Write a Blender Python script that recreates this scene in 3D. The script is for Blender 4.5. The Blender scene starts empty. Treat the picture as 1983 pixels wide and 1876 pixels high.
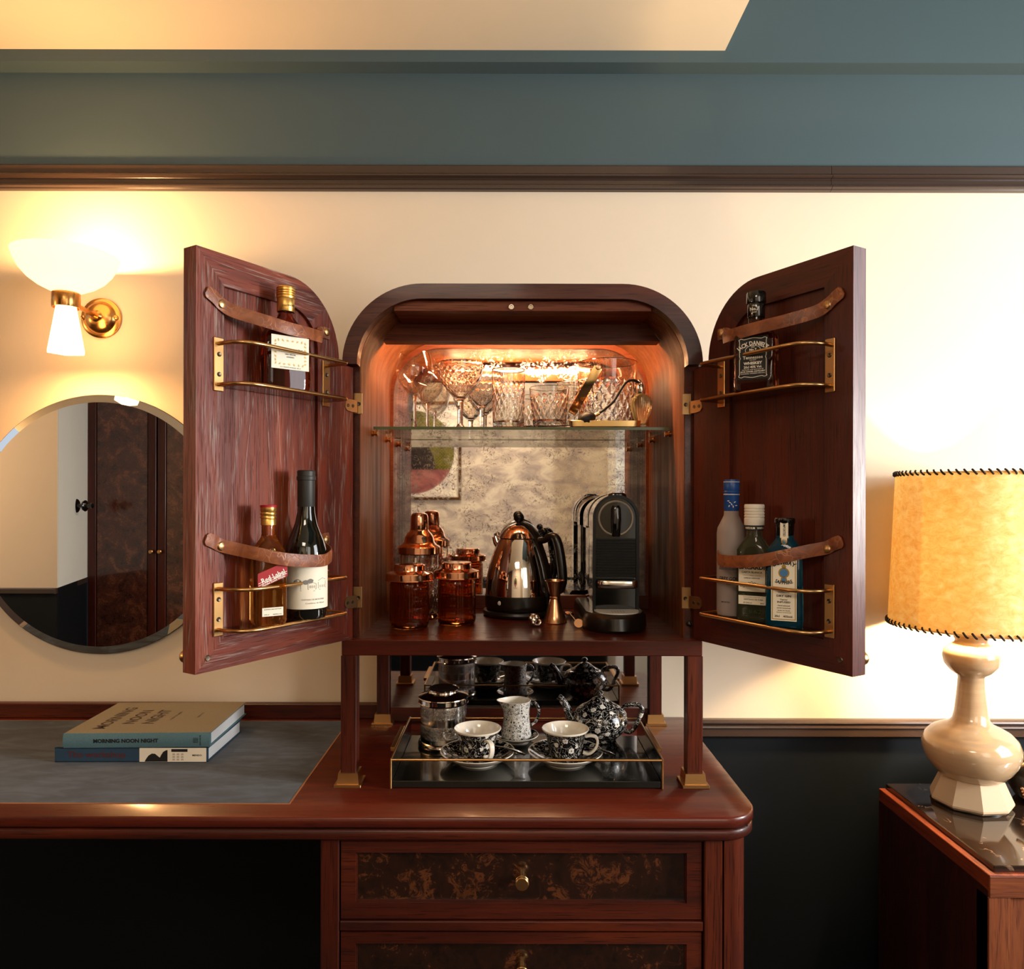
import bpy, bmesh, math, random
from mathutils import Vector, Matrix
random.seed(7)
R = math.radians
S = bpy.context.scene
COL = S.collection
MM = 0.001
CAMZ = 1.32            # camera height above the floor (m); lengths below are mm, z counted from camera height

# ------------------------------------------------------------------ camera
cam_data = bpy.data.cameras.new('camera')
cam = bpy.data.objects.new('camera', cam_data)
COL.objects.link(cam)
cam.location = (0, -1.42, CAMZ)
cam.rotation_euler = (R(90), -0.0022, 0)
cam_data.sensor_fit = 'HORIZONTAL'
cam_data.sensor_width = 36
cam_data.lens = 1420 / 1983 * 36
cam_data.shift_x = 4.5 / 1983
cam_data.shift_y = 24 / 1983
cam_data.clip_start = 0.02
S.camera = cam

# ------------------------------------------------------------------ view, world, lights
S.view_settings.view_transform = 'Standard'
S.view_settings.look = 'None'
S.view_settings.gamma = 1
S.view_settings.exposure = 0.45
S.view_settings.use_curve_mapping = False
S.cycles.use_denoising = True
S.cycles.max_bounces = 14
S.cycles.diffuse_bounces = 4
S.cycles.glossy_bounces = 6
S.cycles.transmission_bounces = 12
S.cycles.transparent_max_bounces = 24
S.cycles.caustics_reflective = False
S.cycles.caustics_refractive = False
S.cycles.sample_clamp_indirect = 3.0
S.cycles.blur_glossy = 0.5

world = bpy.data.worlds.new('world')
S.world = world
world.use_nodes = True
world.node_tree.nodes['Background'].inputs[0].default_value = (0.75, 0.85, 1.0, 1)
world.node_tree.nodes['Background'].inputs[1].default_value = 0.6


def area(name, loc, target, size, size_y, power, color, spread=180):
    d = bpy.data.lights.new(name, 'AREA')
    d.shape = 'RECTANGLE'
    d.size = size
    d.size_y = size_y
    d.energy = power
    d.color = color
    d.spread = R(spread)
    o = bpy.data.objects.new(name, d)
    COL.objects.link(o)
    o.location = loc
    v = Vector(target) - Vector(loc)
    o.rotation_euler = v.to_track_quat('-Z', 'Y').to_euler()
    return o


def point(name, loc, power, color, radius):
    d = bpy.data.lights.new(name, 'POINT')
    d.energy = power
    d.color = color
    d.shadow_soft_size = radius
    o = bpy.data.objects.new(name, d)
    COL.objects.link(o)
    o.location = loc
    return o


# daylight through the window of the right-hand wall; rear and overhead fills are added
DAY = area('window_daylight', (2.55, -0.95, 1.72), (-0.4, 0.05, 1.30), 1.3, 1.5, 40, (0.95, 0.97, 1.0))
KEY = area('window_sunny_pane', (2.52, -0.72, 1.36), (-0.4, -0.14, 1.32), 0.22, 0.5, 40, (1.0, 0.95, 0.90))
REAR = area('rear_fill', (1.1, -2.85, 1.9), (0.1, 0.4, 1.1), 1.2, 1.2, 10, (1.0, 0.93, 0.84))  # unseen fill added behind the camera, no window stands there
CEIL = area('overhead_fill', (-0.3, -2.3, 2.40), (-0.3, -2.5, 0), 0.7, 0.7, 17, (1.0, 0.84, 0.66))  # unseen fill added overhead, mainly to brighten the rear wall


FAR = point('far_room_lamp', (-3.9, -1.3, 1.7), 34, (1.0, 0.62, 0.30), 0.12)


# ------------------------------------------------------------------ helpers
def c(r, g, b):
    def f(x):
        x /= 255
        return x / 12.92 if x <= 0.04045 else ((x + 0.055) / 1.055) ** 2.4
    return (f(r), f(g), f(b), 1)


def W(x, y, z):
    return Vector((x * MM, y * MM, z * MM + CAMZ))


class G:
    """collects verts (mm) and faces with a material index"""
    def __init__(s):
        s.v, s.f, s.m = [], [], []
        s.M = None

    def add(s, vs, fs, mi=0, M=None):
        n = len(s.v)
        for p in vs:
            p = Vector(p)
            if M is not None:
                p = M @ p
            s.v.append(p)
        for q in fs:
            s.f.append([i + n for i in q])
            s.m.append(mi)
        return s

    def box(s, x0, x1, y0, y1, z0, z1, bev=0.0, mi=0, M=None, seg=1):
        bm = bmesh.new()
        bmesh.ops.create_cube(bm, size=1)
        for v in bm.verts:
            v.co = Vector(((x0 + x1) / 2 + v.co.x * (x1 - x0), (y0 + y1) / 2 + v.co.y * (y1 - y0), (z0 + z1) / 2 + v.co.z * (z1 - z0)))
        if bev > 0:
            bmesh.ops.bevel(bm, geom=list(bm.edges), offset=bev, segments=seg, affect='EDGES', profile=0.6)
        bm.verts.ensure_lookup_table()
        vs = [v.co.copy() for v in bm.verts]
        fs = [[v.index for v in f.verts] for f in bm.faces]
        bm.free()
        return s.add(vs, fs, mi, M)

    def prism(s, poly, a0, a1, plane='xz', mi=0, M=None):
        def P(p, a):
            if plane == 'xz':
                return (p[0], a, p[1])
            if plane == 'xy':
                return (p[0], p[1], a)
            return (a, p[0], p[1])
        n = len(poly)
        vs = [P(p, a0) for p in poly] + [P(p, a1) for p in poly]
        fs = [list(range(n)), list(range(2 * n - 1, n - 1, -1))]
        fs += [[i, (i + 1) % n, n + (i + 1) % n, n + i] for i in range(n)]
        return s.add(vs, fs, mi, M)

    def strip(s, A, B, a0, a1, closed=False, mi=0, M=None):
        """solid between two xz polylines of equal length, y from a0 to a1"""
        n = len(A)
        vs = [(p[0], a0, p[1]) for p in A] + [(p[0], a0, p[1]) for p in B] + [(p[0], a1, p[1]) for p in A] + [(p[0], a1, p[1]) for p in B]
        fs = []
        k = n if closed else n - 1
        for i in range(k):
            j = (i + 1) % n
            fs += [[i, j, n + j, n + i], [2 * n + i, 3 * n + i, 3 * n + j, 2 * n + j], [i, 2 * n + i, 2 * n + j, j], [n + i, n + j, 3 * n + j, 3 * n + i]]
        if not closed:
            for i in (0, n - 1):
                fs.append([i, n + i, 3 * n + i, 2 * n + i])
        return s.add(vs, fs, mi, M)

    def lathe(s, prof, seg=40, mi=0, M=None, a0=0.0, warp=None):
        vs, fs, ring = [], [], []
        for (r, z) in prof:
            if r < 1e-6:
                ring.append([len(vs)])
                vs.append((0, 0, z))
            else:
                ids = []
                for k in range(seg):
                    a = a0 + 2 * math.pi * k / seg
                    rr = r if warp is None else warp(r, z, a)
                    ids.append(len(vs))
                    vs.append((rr * math.cos(a), rr * math.sin(a), z))
                ring.append(ids)
        for A, B in zip(ring, ring[1:]):
            for k in range(seg):
                k2 = (k + 1) % seg
                if len(A) == 1 and len(B) == 1:
                    continue
                if len(A) == 1:
                    fs.append([A[0], B[k2], B[k]])
                elif len(B) == 1:
                    fs.append([A[k], A[k2], B[0]])
                else:
                    fs.append([A[k], A[k2], B[k2], B[k]])
        return s.add(vs, fs, mi, M)

    def loft(s, secs, seg=36, mi=0, M=None, cap=True):
        """secs: (z, half width x, half depth y, exponent[, x shift, y shift])"""
        vs, fs = [], []
        for sec in secs:
            z, a, b, e = sec[:4]
            ox, oy = (sec[4], sec[5]) if len(sec) > 4 else (0, 0)
            for k in range(seg):
                t = 2 * math.pi * (k + 0.5) / seg
                ct, st = math.cos(t), math.sin(t)
                q = (abs(ct) ** e + abs(st) ** e) ** (-1 / e)
                vs.append((a * q * ct + ox, b * q * st + oy, z))
        for i in range(len(secs) - 1):
            for k in range(seg):
                k2 = (k + 1) % seg
                fs.append([i * seg + k, i * seg + k2, (i + 1) * seg + k2, (i + 1) * seg + k])
        if cap:
            fs.append(list(range(seg))[::-1])
            n = (len(secs) - 1) * seg
            fs.append([n + k for k in range(seg)])
        return s.add(vs, fs, mi, M)

    def tube(s, pts, r, seg=10, mi=0, M=None, flat=None, caps=True, up=None):
        """round tube (or flat band: flat=(half width, half thickness)) along pts"""
        P = [Vector(p) for p in pts]
        n = len(P)
        vs, fs = [], []
        ref = Vector(up) if up is not None else None
        if isinstance(r, (list, tuple)) and len(r) != n:
            m_ = len(r) - 1
            r = [r[min(int(i * m_ / (n - 1)), m_ - 1)] + (r[min(int(i * m_ / (n - 1)) + 1, m_)] - r[min(int(i * m_ / (n - 1)), m_ - 1)]) * (i * m_ / (n - 1) - min(int(i * m_ / (n - 1)), m_ - 1)) for i in range(n)]
        T0 = (P[1] - P[0]).normalized()
        N = ref if ref is not None else (Vector((0, 0, 1)) if abs(T0.z) < 0.9 else Vector((1, 0, 0)))
        for i in range(n):
            T = (P[min(i + 1, n - 1)] - P[max(i - 1, 0)])
            if T.length < 1e-9:
                T = T0
            T = T.normalized()
            src = ref if ref is not None else N
            N = (src - T * src.dot(T))
            if N.length < 1e-6:
                N = Vector((1, 0, 0))
            N.normalize()
            B = T.cross(N)
            rr = r[i] if isinstance(r, (list, tuple)) else r
            for k in range(seg):
                a = 2 * math.pi * (k + 0.5) / seg
                if flat:
                    e = 8
                    ca, sa = math.cos(a), math.sin(a)
                    q = (abs(ca) ** e + abs(sa) ** e) ** (-1 / e)
                    vs.append(P[i] + N * flat[0] * rr * ca * q + B * flat[1] * sa * q)
                else:
                    vs.append(P[i] + (N * math.cos(a) + B * math.sin(a)) * rr)
        for i in range(n - 1):
            for k in range(seg):
                k2 = (k + 1) % seg
                fs.append([i * seg + k, i * seg + k2, (i + 1) * seg + k2, (i + 1) * seg + k])
        if caps:
            fs.append(list(range(seg))[::-1])
            fs.append([(n - 1) * seg + k for k in range(seg)])
        return s.add(vs, fs, mi, M)

    def cyl(s, p0, p1, r, seg=20, mi=0, M=None):
        return s.tube([p0, p1], r, seg, mi, M)

    def ball(s, ctr, r, sx=1, sy=1, sz=1, seg=20, mi=0, M=None):
        rings = seg // 2
        prof = [(r * math.sin(math.pi * i / rings), -r * math.cos(math.pi * i / rings)) for i in range(rings + 1)]
        prof[0] = (0, -r)
        prof[-1] = (0, r)
        T = Matrix.Translation(Vector(ctr)) @ Matrix.Diagonal((sx, sy, sz, 1))
        return s.lathe(prof, seg, mi, T if M is None else M @ T)


def obj(name, g, mats, parent=None, smooth=32, loc=None, rotz=0.0, fix=True):
    me = bpy.data.meshes.new(name)
    me.from_pydata([tuple(v * MM) for v in g.v], [], g.f)
    if not isinstance(mats, (list, tuple)):
        mats = [mats]
    for m in mats:
        me.materials.append(m)
    me.polygons.foreach_set('material_index', g.m)
    if fix:
        bm = bmesh.new()
        bm.from_mesh(me)
        bmesh.ops.recalc_face_normals(bm, faces=bm.faces)
        bm.to_mesh(me)
        bm.free()
    if smooth:
        me.shade_smooth()
        me.set_sharp_from_angle(angle=R(smooth))
    me.update()
    o = bpy.data.objects.new(name, me)
    COL.objects.link(o)
    if parent is not None:
        o.parent = parent
    if loc is not None:
        o.location = loc
    o.rotation_euler = (0, 0, rotz)
    return o


def tag(o, label=None, cat=None, group=None, kind=None):
    if label:
        o['label'] = label
    if cat:
        o['category'] = cat
    if group:
        o['group'] = group
    if kind:
        o['kind'] = kind
    return o


def thing(name, label, cat, loc, rotz=0.0, group=None):
    o = bpy.data.objects.new(name, None)
    COL.objects.link(o)
    o.location = loc
    o.rotation_euler = (0, 0, rotz)
    o.empty_display_size = 0.05
    return tag(o, label, cat, group)


def struct(name, g, m, **k):
    # structure is built straight in mm with z from camera height
    return tag(obj(name, g, m, loc=(0, 0, CAMZ), **k), kind='structure')


def dup(root, loc, rotz, label=None):
    r = root.copy()
    COL.objects.link(r)
    r.location = loc
    r.rotation_euler = (0, 0, rotz)
    if label:
        r['label'] = label
    for ch in list(root.children):
        q = ch.copy()
        COL.objects.link(q)
        q.parent = r
        for gch in list(ch.children):
            d = gch.copy()
            COL.objects.link(d)
            d.parent = q
    return r


def text_faces(body, size, bold=0.0, align='CENTER', extr=0.0, spacing=1.0):
    """flat text outline as (verts (x,y) mm, faces), cap height about size mm"""
    cu = bpy.data.curves.new('t', 'FONT')
    cu.body = body
    cu.size = size * 1.42
    cu.align_x = align
    cu.offset = bold
    cu.resolution_u = 2
    cu.space_character = spacing
    o = bpy.data.objects.new('t', cu)
    COL.objects.link(o)
    bpy.context.view_layer.update()
    me = bpy.data.meshes.new_from_object(o.evaluated_get(bpy.context.evaluated_depsgraph_get()))
    vs = [(v.co.x, v.co.y) for v in me.vertices]
    fs = [list(p.vertices) for p in me.polygons]
    bpy.data.objects.remove(o)
    bpy.data.curves.remove(cu)
    bpy.data.meshes.remove(me)
    return vs, fs


def put_text(g, body, size, fn, bold=0.0, mi=0, align='CENTER', sx=1.0, spacing=1.0, width=None):
    vs, fs = text_faces(body, size, bold, align, spacing=spacing)
    if width and vs:
        w = max(v[0] for v in vs) - min(v[0] for v in vs)
        sx = width / max(w, 1e-6)
    g.add([fn(x * sx, y) for x, y in vs], fs, mi)


def flat_at(cx, cz, y, tilt=0.0):
    ct, st = math.cos(tilt), math.sin(tilt)
    return lambda u, v: (cx + u * ct - v * st, y, cz + u * st + v * ct)


def arc_at(cx, cz, y, rad):
    """text bent on a circle, rad>0 arches up, rad<0 sags"""
    def f(u, v):
        a = u / rad
        return (cx + (rad + v) * math.sin(a), y, cz + (rad + v) * math.cos(a) - rad)
    return f


def round_at(rad, ang0, cz):
    """text wrapped round a bottle of radius rad, front at -y"""
    def f(u, v):
        a = ang0 + u / rad
        return (rad * math.sin(a), -rad * math.cos(a), cz + v)
    return f


# ------------------------------------------------------------------ materials
def mat(name, base=(0.5, 0.5, 0.5, 1), rough=0.5, metal=0.0, trans=0.0, ior=1.45, coat=0.0, spec=0.5, emit=None, estr=0.0, coat_r=0.05):
    m = bpy.data.materials.new(name)
    m.use_nodes = True
    b = m.node_tree.nodes['Principled BSDF']
    b.inputs['Base Color'].default_value = base
    b.inputs['Roughness'].default_value = rough
    b.inputs['Metallic'].default_value = metal
    b.inputs['Transmission Weight'].default_value = trans
    b.inputs['IOR'].default_value = ior
    b.inputs['Coat Weight'].default_value = coat
    b.inputs['Coat Roughness'].default_value = coat_r
    b.inputs['Specular IOR Level'].default_value = spec
    if emit:
        b.inputs['Emission Color'].default_value = emit
        b.inputs['Emission Strength'].default_value = estr
    return m


class N:
    """small node helper"""
    def __init__(s, m):
        s.t = m.node_tree
        s.b = s.t.nodes.get('Principled BSDF')

    def new(s, typ, **kw):
        n = s.t.nodes.new(typ)
        for k, v in kw.items():
            if k in n.inputs:
                n.inputs[k].default_value = v
            else:
                setattr(n, k, v)
        return n

    def link(s, a, b):
        s.t.links.new(a, b)

    def coord(s, scale=(1, 1, 1), rot=(0, 0, 0), loc=(0, 0, 0)):
        tc = s.new('ShaderNodeTexCoord')
        mp = s.new('ShaderNodeMapping')
        mp.inputs['Scale'].default_value = scale
        mp.inputs['Rotation'].default_value = rot
        mp.inputs['Location'].default_value = loc
        s.link(tc.outputs['Object'], mp.inputs['Vector'])
        return mp.outputs['Vector']

    def noise(s, vec, scale, detail=4, rough=0.5, dist=0.0):
        n = s.new('ShaderNodeTexNoise')
        n.inputs['Scale'].default_value = scale
        n.inputs['Detail'].default_value = detail
        n.inputs['Roughness'].default_value = rough
        n.inputs['Distortion'].default_value = dist
        s.link(vec, n.inputs['Vector'])
        return n.outputs['Fac']

    def ramp(s, fac, stops):
        n = s.new('ShaderNodeValToRGB')
        e = n.color_ramp.elements
        e[0].position, e[0].color = stops[0]
        e[1].position, e[1].color = stops[-1]
        for p, col in stops[1:-1]:
            x = e.new(p)
            x.color = col
        s.link(fac, n.inputs['Fac'])
        return n.outputs['Color']

    def mix(s, fac, a, b, mode='MIX'):
        n = s.new('ShaderNodeMix')
        n.data_type = 'RGBA'
        n.blend_type = mode
        for sock, val in ((n.inputs[0], fac), (n.inputs[6], a), (n.inputs[7], b)):
            if hasattr(val, 'is_output'):
                s.link(val, sock)
            else:
                sock.default_value = val
        return n.outputs[2]

    def math(s, op, a, b=0.0, clamp=False):
        n = s.new('ShaderNodeMath')
        n.operation = op
        n.use_clamp = clamp
        for sock, val in ((n.inputs[0], a), (n.inputs[1], b)):
            if hasattr(val, 'is_output'):
                s.link(val, sock)
            else:
                sock.default_value = val
        return n.outputs[0]

    def bump(s, h, strength, dist=0.001):
        n = s.new('ShaderNodeBump')
        n.inputs['Strength'].default_value = strength
        n.inputs['Distance'].default_value = dist
        s.link(h, n.inputs['Height'])
        s.link(n.outputs['Normal'], s.b.inputs['Normal'])


BW = [(0, (0, 0, 0, 1)), (1, (1, 1, 1, 1))]


def bw(a, b):
    return [(a, (0, 0, 0, 1)), (b, (1, 1, 1, 1))]


def wood(name, dark, mid, light, axis='z', rough=0.36, pores=0.6, coat=0.15, sc=1.0, lime=None, bump=0.15, spec=0.32):
    """grain runs along axis; lime = pale filler that sits in the pores"""
    m = mat(name, mid, rough, coat=coat, coat_r=0.12)
    n = N(m)
    st = {'x': (3, 40, 40), 'y': (40, 3, 40), 'z': (40, 40, 3)}[axis]
    st2 = {'x': (0.9, 9, 9), 'y': (9, 0.9, 9), 'z': (9, 9, 0.9)}[axis]
    st3 = {'x': (16, 460, 460), 'y': (460, 16, 460), 'z': (460, 460, 16)}[axis]
    big = n.noise(n.coord(tuple(q * sc for q in st2)), 1.0, 3, 0.5, 0.6)
    fine = n.noise(n.coord(tuple(q * sc for q in st)), 1.0, 6, 0.65, 0.3)
    s = n.math('ADD', n.math('MULTIPLY', big, 0.55), n.math('MULTIPLY', fine, 0.45))
    col = n.ramp(s, [(0.32, dark), (0.5, mid), (0.68, light)])
    por = n.noise(n.coord(tuple(q * sc for q in st3)), 1.0, 2, 0.5)
    pm = n.ramp(por, bw(0.56, 0.66))
    col = n.mix(n.math('MULTIPLY', pm, pores), col, tuple(q * 0.35 for q in dark[:3]) + (1,))
    if lime:
        wav = n.noise(n.coord(tuple(q * sc for q in st2), loc=(3, 1, 2)), 1.6, 2, 0.5, 2.2)
        w2 = n.ramp(n.math('ABSOLUTE', n.math('SUBTRACT', wav, 0.5)), [(0.0, (1, 1, 1, 1)), (0.05, (0, 0, 0, 1))])
        w3 = n.ramp(n.noise(n.coord(tuple(q * sc for q in st3), loc=(5, 5, 5)), 1.0, 3, 0.6), bw(0.5, 0.6))
        lm = n.math('MULTIPLY', n.math('MULTIPLY', w2, w3), lime[1])
        col = n.mix(lm, col, lime[0])
        s2 = n.math('SUBTRACT', s, n.math('MULTIPLY', w2, 0.3))
        n.bump(n.math('SUBTRACT', s2, pm), bump, 0.0012)
    else:
        n.bump(n.math('SUBTRACT', s, pm), bump, 0.0006)
    n.link(col, n.b.inputs['Base Color'])
    n.b.inputs['Specular IOR Level'].default_value = spec
    rr = n.ramp(fine, [(0.3, (rough * 1.35,) * 3 + (1,)), (0.7, (rough * 0.8,) * 3 + (1,))])
    n.link(rr, n.b.inputs['Roughness'])
    return m


WD, WM, WL = c(34, 10, 5), c(68, 24, 12), c(98, 42, 22)
M = {}
M['wood_z'] = wood('mahogany_upright', WD, WM, WL, 'z')
M['wood_x'] = wood('mahogany_long', WD, WM, WL, 'x')
M['wood_top'] = wood('mahogany_top', c(48, 14, 7), c(76, 25, 13), c(96, 36, 20), 'x', rough=0.3, coat=0.35, pores=0.4, bump=0.05)
M['wood_y'] = wood('mahogany_deep', WD, WM, WL, 'y')
M['inner'] = wood('mahogany_lining_lit', c(72, 32, 14), c(110, 58, 28), c(140, 82, 44), 'z', rough=0.42, coat=0.0, spec=0.25)  # lit copy of the mahogany: strip light's glow put into the colour
M['inner_x'] = wood('mahogany_lining_lit_cross', c(70, 28, 13), c(106, 48, 26), c(132, 70, 40), 'x', rough=0.42, coat=0.0, spec=0.25)  # cross grain, with the same glow put into its colour
LIME = (c(152, 136, 126), 0.6)
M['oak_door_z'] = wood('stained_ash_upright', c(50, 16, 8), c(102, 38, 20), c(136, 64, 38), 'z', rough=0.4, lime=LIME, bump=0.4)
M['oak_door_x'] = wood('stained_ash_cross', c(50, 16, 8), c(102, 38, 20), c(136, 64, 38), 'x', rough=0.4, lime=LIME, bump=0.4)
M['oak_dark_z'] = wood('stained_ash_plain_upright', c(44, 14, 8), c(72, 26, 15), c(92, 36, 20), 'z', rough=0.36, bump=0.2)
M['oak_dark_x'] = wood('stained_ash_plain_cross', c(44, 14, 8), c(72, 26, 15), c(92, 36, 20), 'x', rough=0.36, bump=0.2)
M['walnut_z'] = wood('red_oak_upright', c(70, 32, 16), c(112, 58, 32), c(150, 88, 52), 'z', rough=0.45)
M['walnut_y'] = wood('red_oak_deep', c(80, 32, 16), c(124, 56, 30), c(160, 84, 50), 'y', rough=0.45)
M['walnut_x'] = wood('red_oak_long', c(70, 32, 16), c(112, 58, 32), c(150, 88, 52), 'x', rough=0.45)
M['side_dark'] = wood('dark_side_veneer', c(30, 10, 8), c(44, 14, 10), c(60, 22, 14), 'z', rough=0.5)


def burl(name, a, b, d):
    m = mat(name, b, 0.22, coat=0.6)
    n = N(m)
    v = n.coord((1, 1, 1))
    big = n.noise(v, 9, 3, 0.6, 1.2)
    sw = n.noise(v, 42, 8, 0.75, 2.0)
    s = n.math('ADD', n.math('MULTIPLY', big, 0.5), n.math('MULTIPLY', sw, 0.5))
    col = n.ramp(s, [(0.40, a), (0.54, b), (0.60, d), (0.64, b), (0.7, a)])
    n.link(col, n.b.inputs['Base Color'])
    return m


M['burl'] = burl('burl_veneer', c(20, 9, 5), c(40, 19, 9), c(96, 52, 26))
M['burl_far'] = burl('burl_veneer_wardrobe', c(52, 24, 16), c(88, 46, 30), c(124, 72, 48))


def metal(name, base, rough, brush=0.0):
    m = mat(name, base, rough, 1.0)
    if brush:
        n = N(m)
        f = n.noise(n.coord((20, 20, 600)), 1.0, 3)
        n.link(n.ramp(f, [(0.3, (rough * (1 - brush),) * 3 + (1,)), (0.7, (rough * (1 + brush),) * 3 + (1,))]), n.b.inputs['Roughness'])
    return m


M['brass'] = metal('antique_brass', c(196, 152, 98), 0.28)
M['brass_hinge'] = metal('bronze_hinge', c(176, 140, 96), 0.36)
M['brass_lamp'] = metal('warm_brass', c(206, 150, 84), 0.22)
M['gold'] = metal('polished_gold', c(236, 200, 138), 0.16)
M['goldcap'] = metal('gold_foil', c(222, 176, 96), 0.34)
M['steel'] = metal('polished_steel', c(225, 215, 205), 0.06)
M['silver'] = metal('engraved_silver', c(214, 206, 196), 0.12)
M['copper'] = metal('polished_copper', c(232, 168, 130), 0.12)
M['coppers'] = metal('satin_copper', c(214, 160, 118), 0.24)
M['screw'] = metal('dark_screw', c(96, 84, 70), 0.4)
M['black'] = mat('black_plastic', c(8, 7, 6), 0.32, spec=0.3)
M['blackg'] = mat('glossy_black', c(12, 11, 10), 0.08, coat=0.5)
M['bronzeblack'] = mat('matt_black_bronze', c(20, 14, 10), 0.3, 0.0, coat=0.2)
M['tray'] = mat('black_lacquer', c(12, 14, 11), 0.16, coat=0.4)
M['blacklabel'] = mat('black_paper', c(18, 18, 18), 0.5)
M['white'] = mat('white_print', c(235, 228, 215), 0.5)
M['ink'] = mat('black_ink', c(22, 20, 22), 0.6)
M['paper'] = mat('cream_paper', c(236, 226, 204), 0.6)
M['pages'] = mat('page_edges', c(214, 218, 220), 0.8)
M['redink'] = mat('red_print', c(160, 22, 28), 0.5)
M['rustink'] = mat('rust_print', c(92, 32, 26), 0.6)
M['bluecap'] = mat('blue_foil', c(28, 72, 142), 0.35)
M['whitecap'] = mat('white_cap', c(226, 218, 204), 0.45)
M['crystalblue'] = mat('blue_seal', c(70, 120, 170), 0.3)
M['greyink'] = mat('grey_print', c(126, 122, 114), 0.6)
M['goldprint'] = mat('gold_print', c(172, 138, 66), 0.4, 0.3)
M['cord'] = mat('dark_cord', c(40, 26, 18), 0.8)
M['rubber'] = mat('dark_rubber', c(34, 24, 20), 0.55)


def thin(name, tint=(1, 1, 1, 1), refl=0.9, rough=0.0, edge=4.0, base=0.05):
    m = bpy.data.materials.new(name)
    m.use_nodes = True
    n = N(m)
    t = m.node_tree
    t.nodes.remove(n.b)
    out = t.nodes['Material Output']
    tr = n.new('ShaderNodeBsdfTransparent')
    tr.inputs[0].default_value = tint
    gl = n.new('ShaderNodeBsdfGlossy')
    gl.inputs['Roughness'].default_value = rough
    lw = n.new('ShaderNodeLayerWeight')
    f = n.math('ADD', n.math('MULTIPLY', n.math('POWER', lw.outputs['Facing'], edge), refl), base, clamp=True)
    mx = n.new('ShaderNodeMixShader')
    n.link(f, mx.inputs[0])
    n.link(tr.outputs[0], mx.inputs[1])
    n.link(gl.outputs[0], mx.inputs[2])
    n.link(mx.outputs[0], out.inputs['Surface'])
    return m


M['thinglass'] = thin('clear_thin_glass', (0.96, 0.95, 0.93, 1), 0.85, edge=3.0)
M['shelfglass'] = thin('shelf_plate_glass', (0.93, 0.95, 0.92, 1), 0.9, edge=4.0, base=0.06)
M['smoke'] = thin('smoked_ledge_glass', (0.55, 0.5, 0.47, 1), 0.9, edge=3.0, base=0.08)
M['tank'] = thin('clear_tank', (0.8, 0.78, 0.74, 1), 0.8, edge=2.5, base=0.08)
M['edgeglass'] = mat('green_glass_edge', c(104, 116, 76), 0.2, trans=0.3)
M['crystal'] = mat('cut_crystal', (0.99, 0.97, 0.93, 1), 0.02, trans=1.0, ior=1.5)



def liquid(name, col, ior=1.42, rough=0.0, body=None, f=0.3):
    m = mat(name, col, rough, trans=1.0, ior=ior)
    if body:
        n = N(m)
        d = n.new('ShaderNodeBsdfTranslucent')
        d.inputs[0].default_value = body
        e = n.new('ShaderNodeBsdfDiffuse')
        e.inputs[0].default_value = body
        a = n.new('ShaderNodeMixShader')
        n.link(d.outputs[0], a.inputs[1])
        n.link(e.outputs[0], a.inputs[2])
        x = n.new('ShaderNodeMixShader')
        x.inputs[0].default_value = f
        n.link(n.b.outputs[0], x.inputs[1])
        n.link(a.outputs[0], x.inputs[2])
        n.link(x.outputs[0], m.node_tree.nodes['Material Output'].inputs['Surface'])
    return m


M['scentglass'] = liquid('pale_scent_glass', (1.0, 0.94, 0.74, 1), 1.4, body=c(250, 222, 150), f=0.2)
M['cognac'] = liquid('dark_cognac', (0.50, 0.11, 0.04, 1), body=c(90, 22, 10), f=0.18)
M['whisky'] = liquid('amber_whisky', (1.0, 0.50, 0.14, 1), body=c(224, 120, 30), f=0.09)
M['bourbon'] = liquid('brown_whiskey', (0.46, 0.16, 0.08, 1), body=c(84, 34, 18), f=0.2)
M['winegl'] = mat('dark_wine_glass', c(10, 12, 8), 0.04, coat=0.8)
M['clearbottle'] = liquid('clear_bottle', (0.86, 0.93, 0.78, 1), body=c(128, 138, 104), f=0.22)
M['bluebottle'] = liquid('blue_bottle', (0.12, 0.52, 0.72, 1), body=c(20, 116, 150), f=0.3)
M['neckglass'] = liquid('neck_glass', (0.9, 0.88, 0.85, 1))
M['amber'] = liquid('amber_jar', (0.80, 0.28, 0.06, 1), 1.3, body=c(190, 74, 12), f=0.08)
m = mat('frosted_bottle', c(206, 190, 186), 0.42, trans=0.55, ior=1.3)
M['frosted'] = m


def leather(name, a, b, d):
    m = mat(name, b, 0.42)
    n = N(m)
    v = n.coord((1, 1, 1))
    p = n.noise(v, 34, 5, 0.6, 1.0)
    vo = n.new('ShaderNodeTexVoronoi', feature='DISTANCE_TO_EDGE')
    vo.inputs['Scale'].default_value = 60
    w = n.new('ShaderNodeVectorMath', operation='ADD')
    nz = n.new('ShaderNodeTexNoise')
    nz.inputs['Scale'].default_value = 30
    n.link(v, nz.inputs['Vector'])
    sc = n.new('ShaderNodeVectorMath', operation='SCALE')
    sc.inputs['Scale'].default_value = 0.05
    n.link(nz.outputs['Color'], sc.inputs[0])
    n.link(v, w.inputs[0])
    n.link(sc.outputs[0], w.inputs[1])
    n.link(w.outputs[0], vo.inputs['Vector'])
    cr = n.ramp(vo.outputs['Distance'], [(0.0, (1, 1, 1, 1)), (0.06, (0, 0, 0, 1))])
    cr2 = n.math('MULTIPLY', cr, n.ramp(n.noise(v, 14, 3), bw(0.45, 0.65)))
    col = n.ramp(p, [(0.3, a), (0.6, b)])
    col = n.mix(n.math('MULTIPLY', cr2, 0.7), col, d)
    n.link(col, n.b.inputs['Base Color'])
    n.bump(n.math('SUBTRACT', p, cr2), 0.35, 0.0008)
    return m


M['leather'] = leather('tan_leather', c(96, 48, 26), c(140, 78, 44), c(190, 128, 84))


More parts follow.
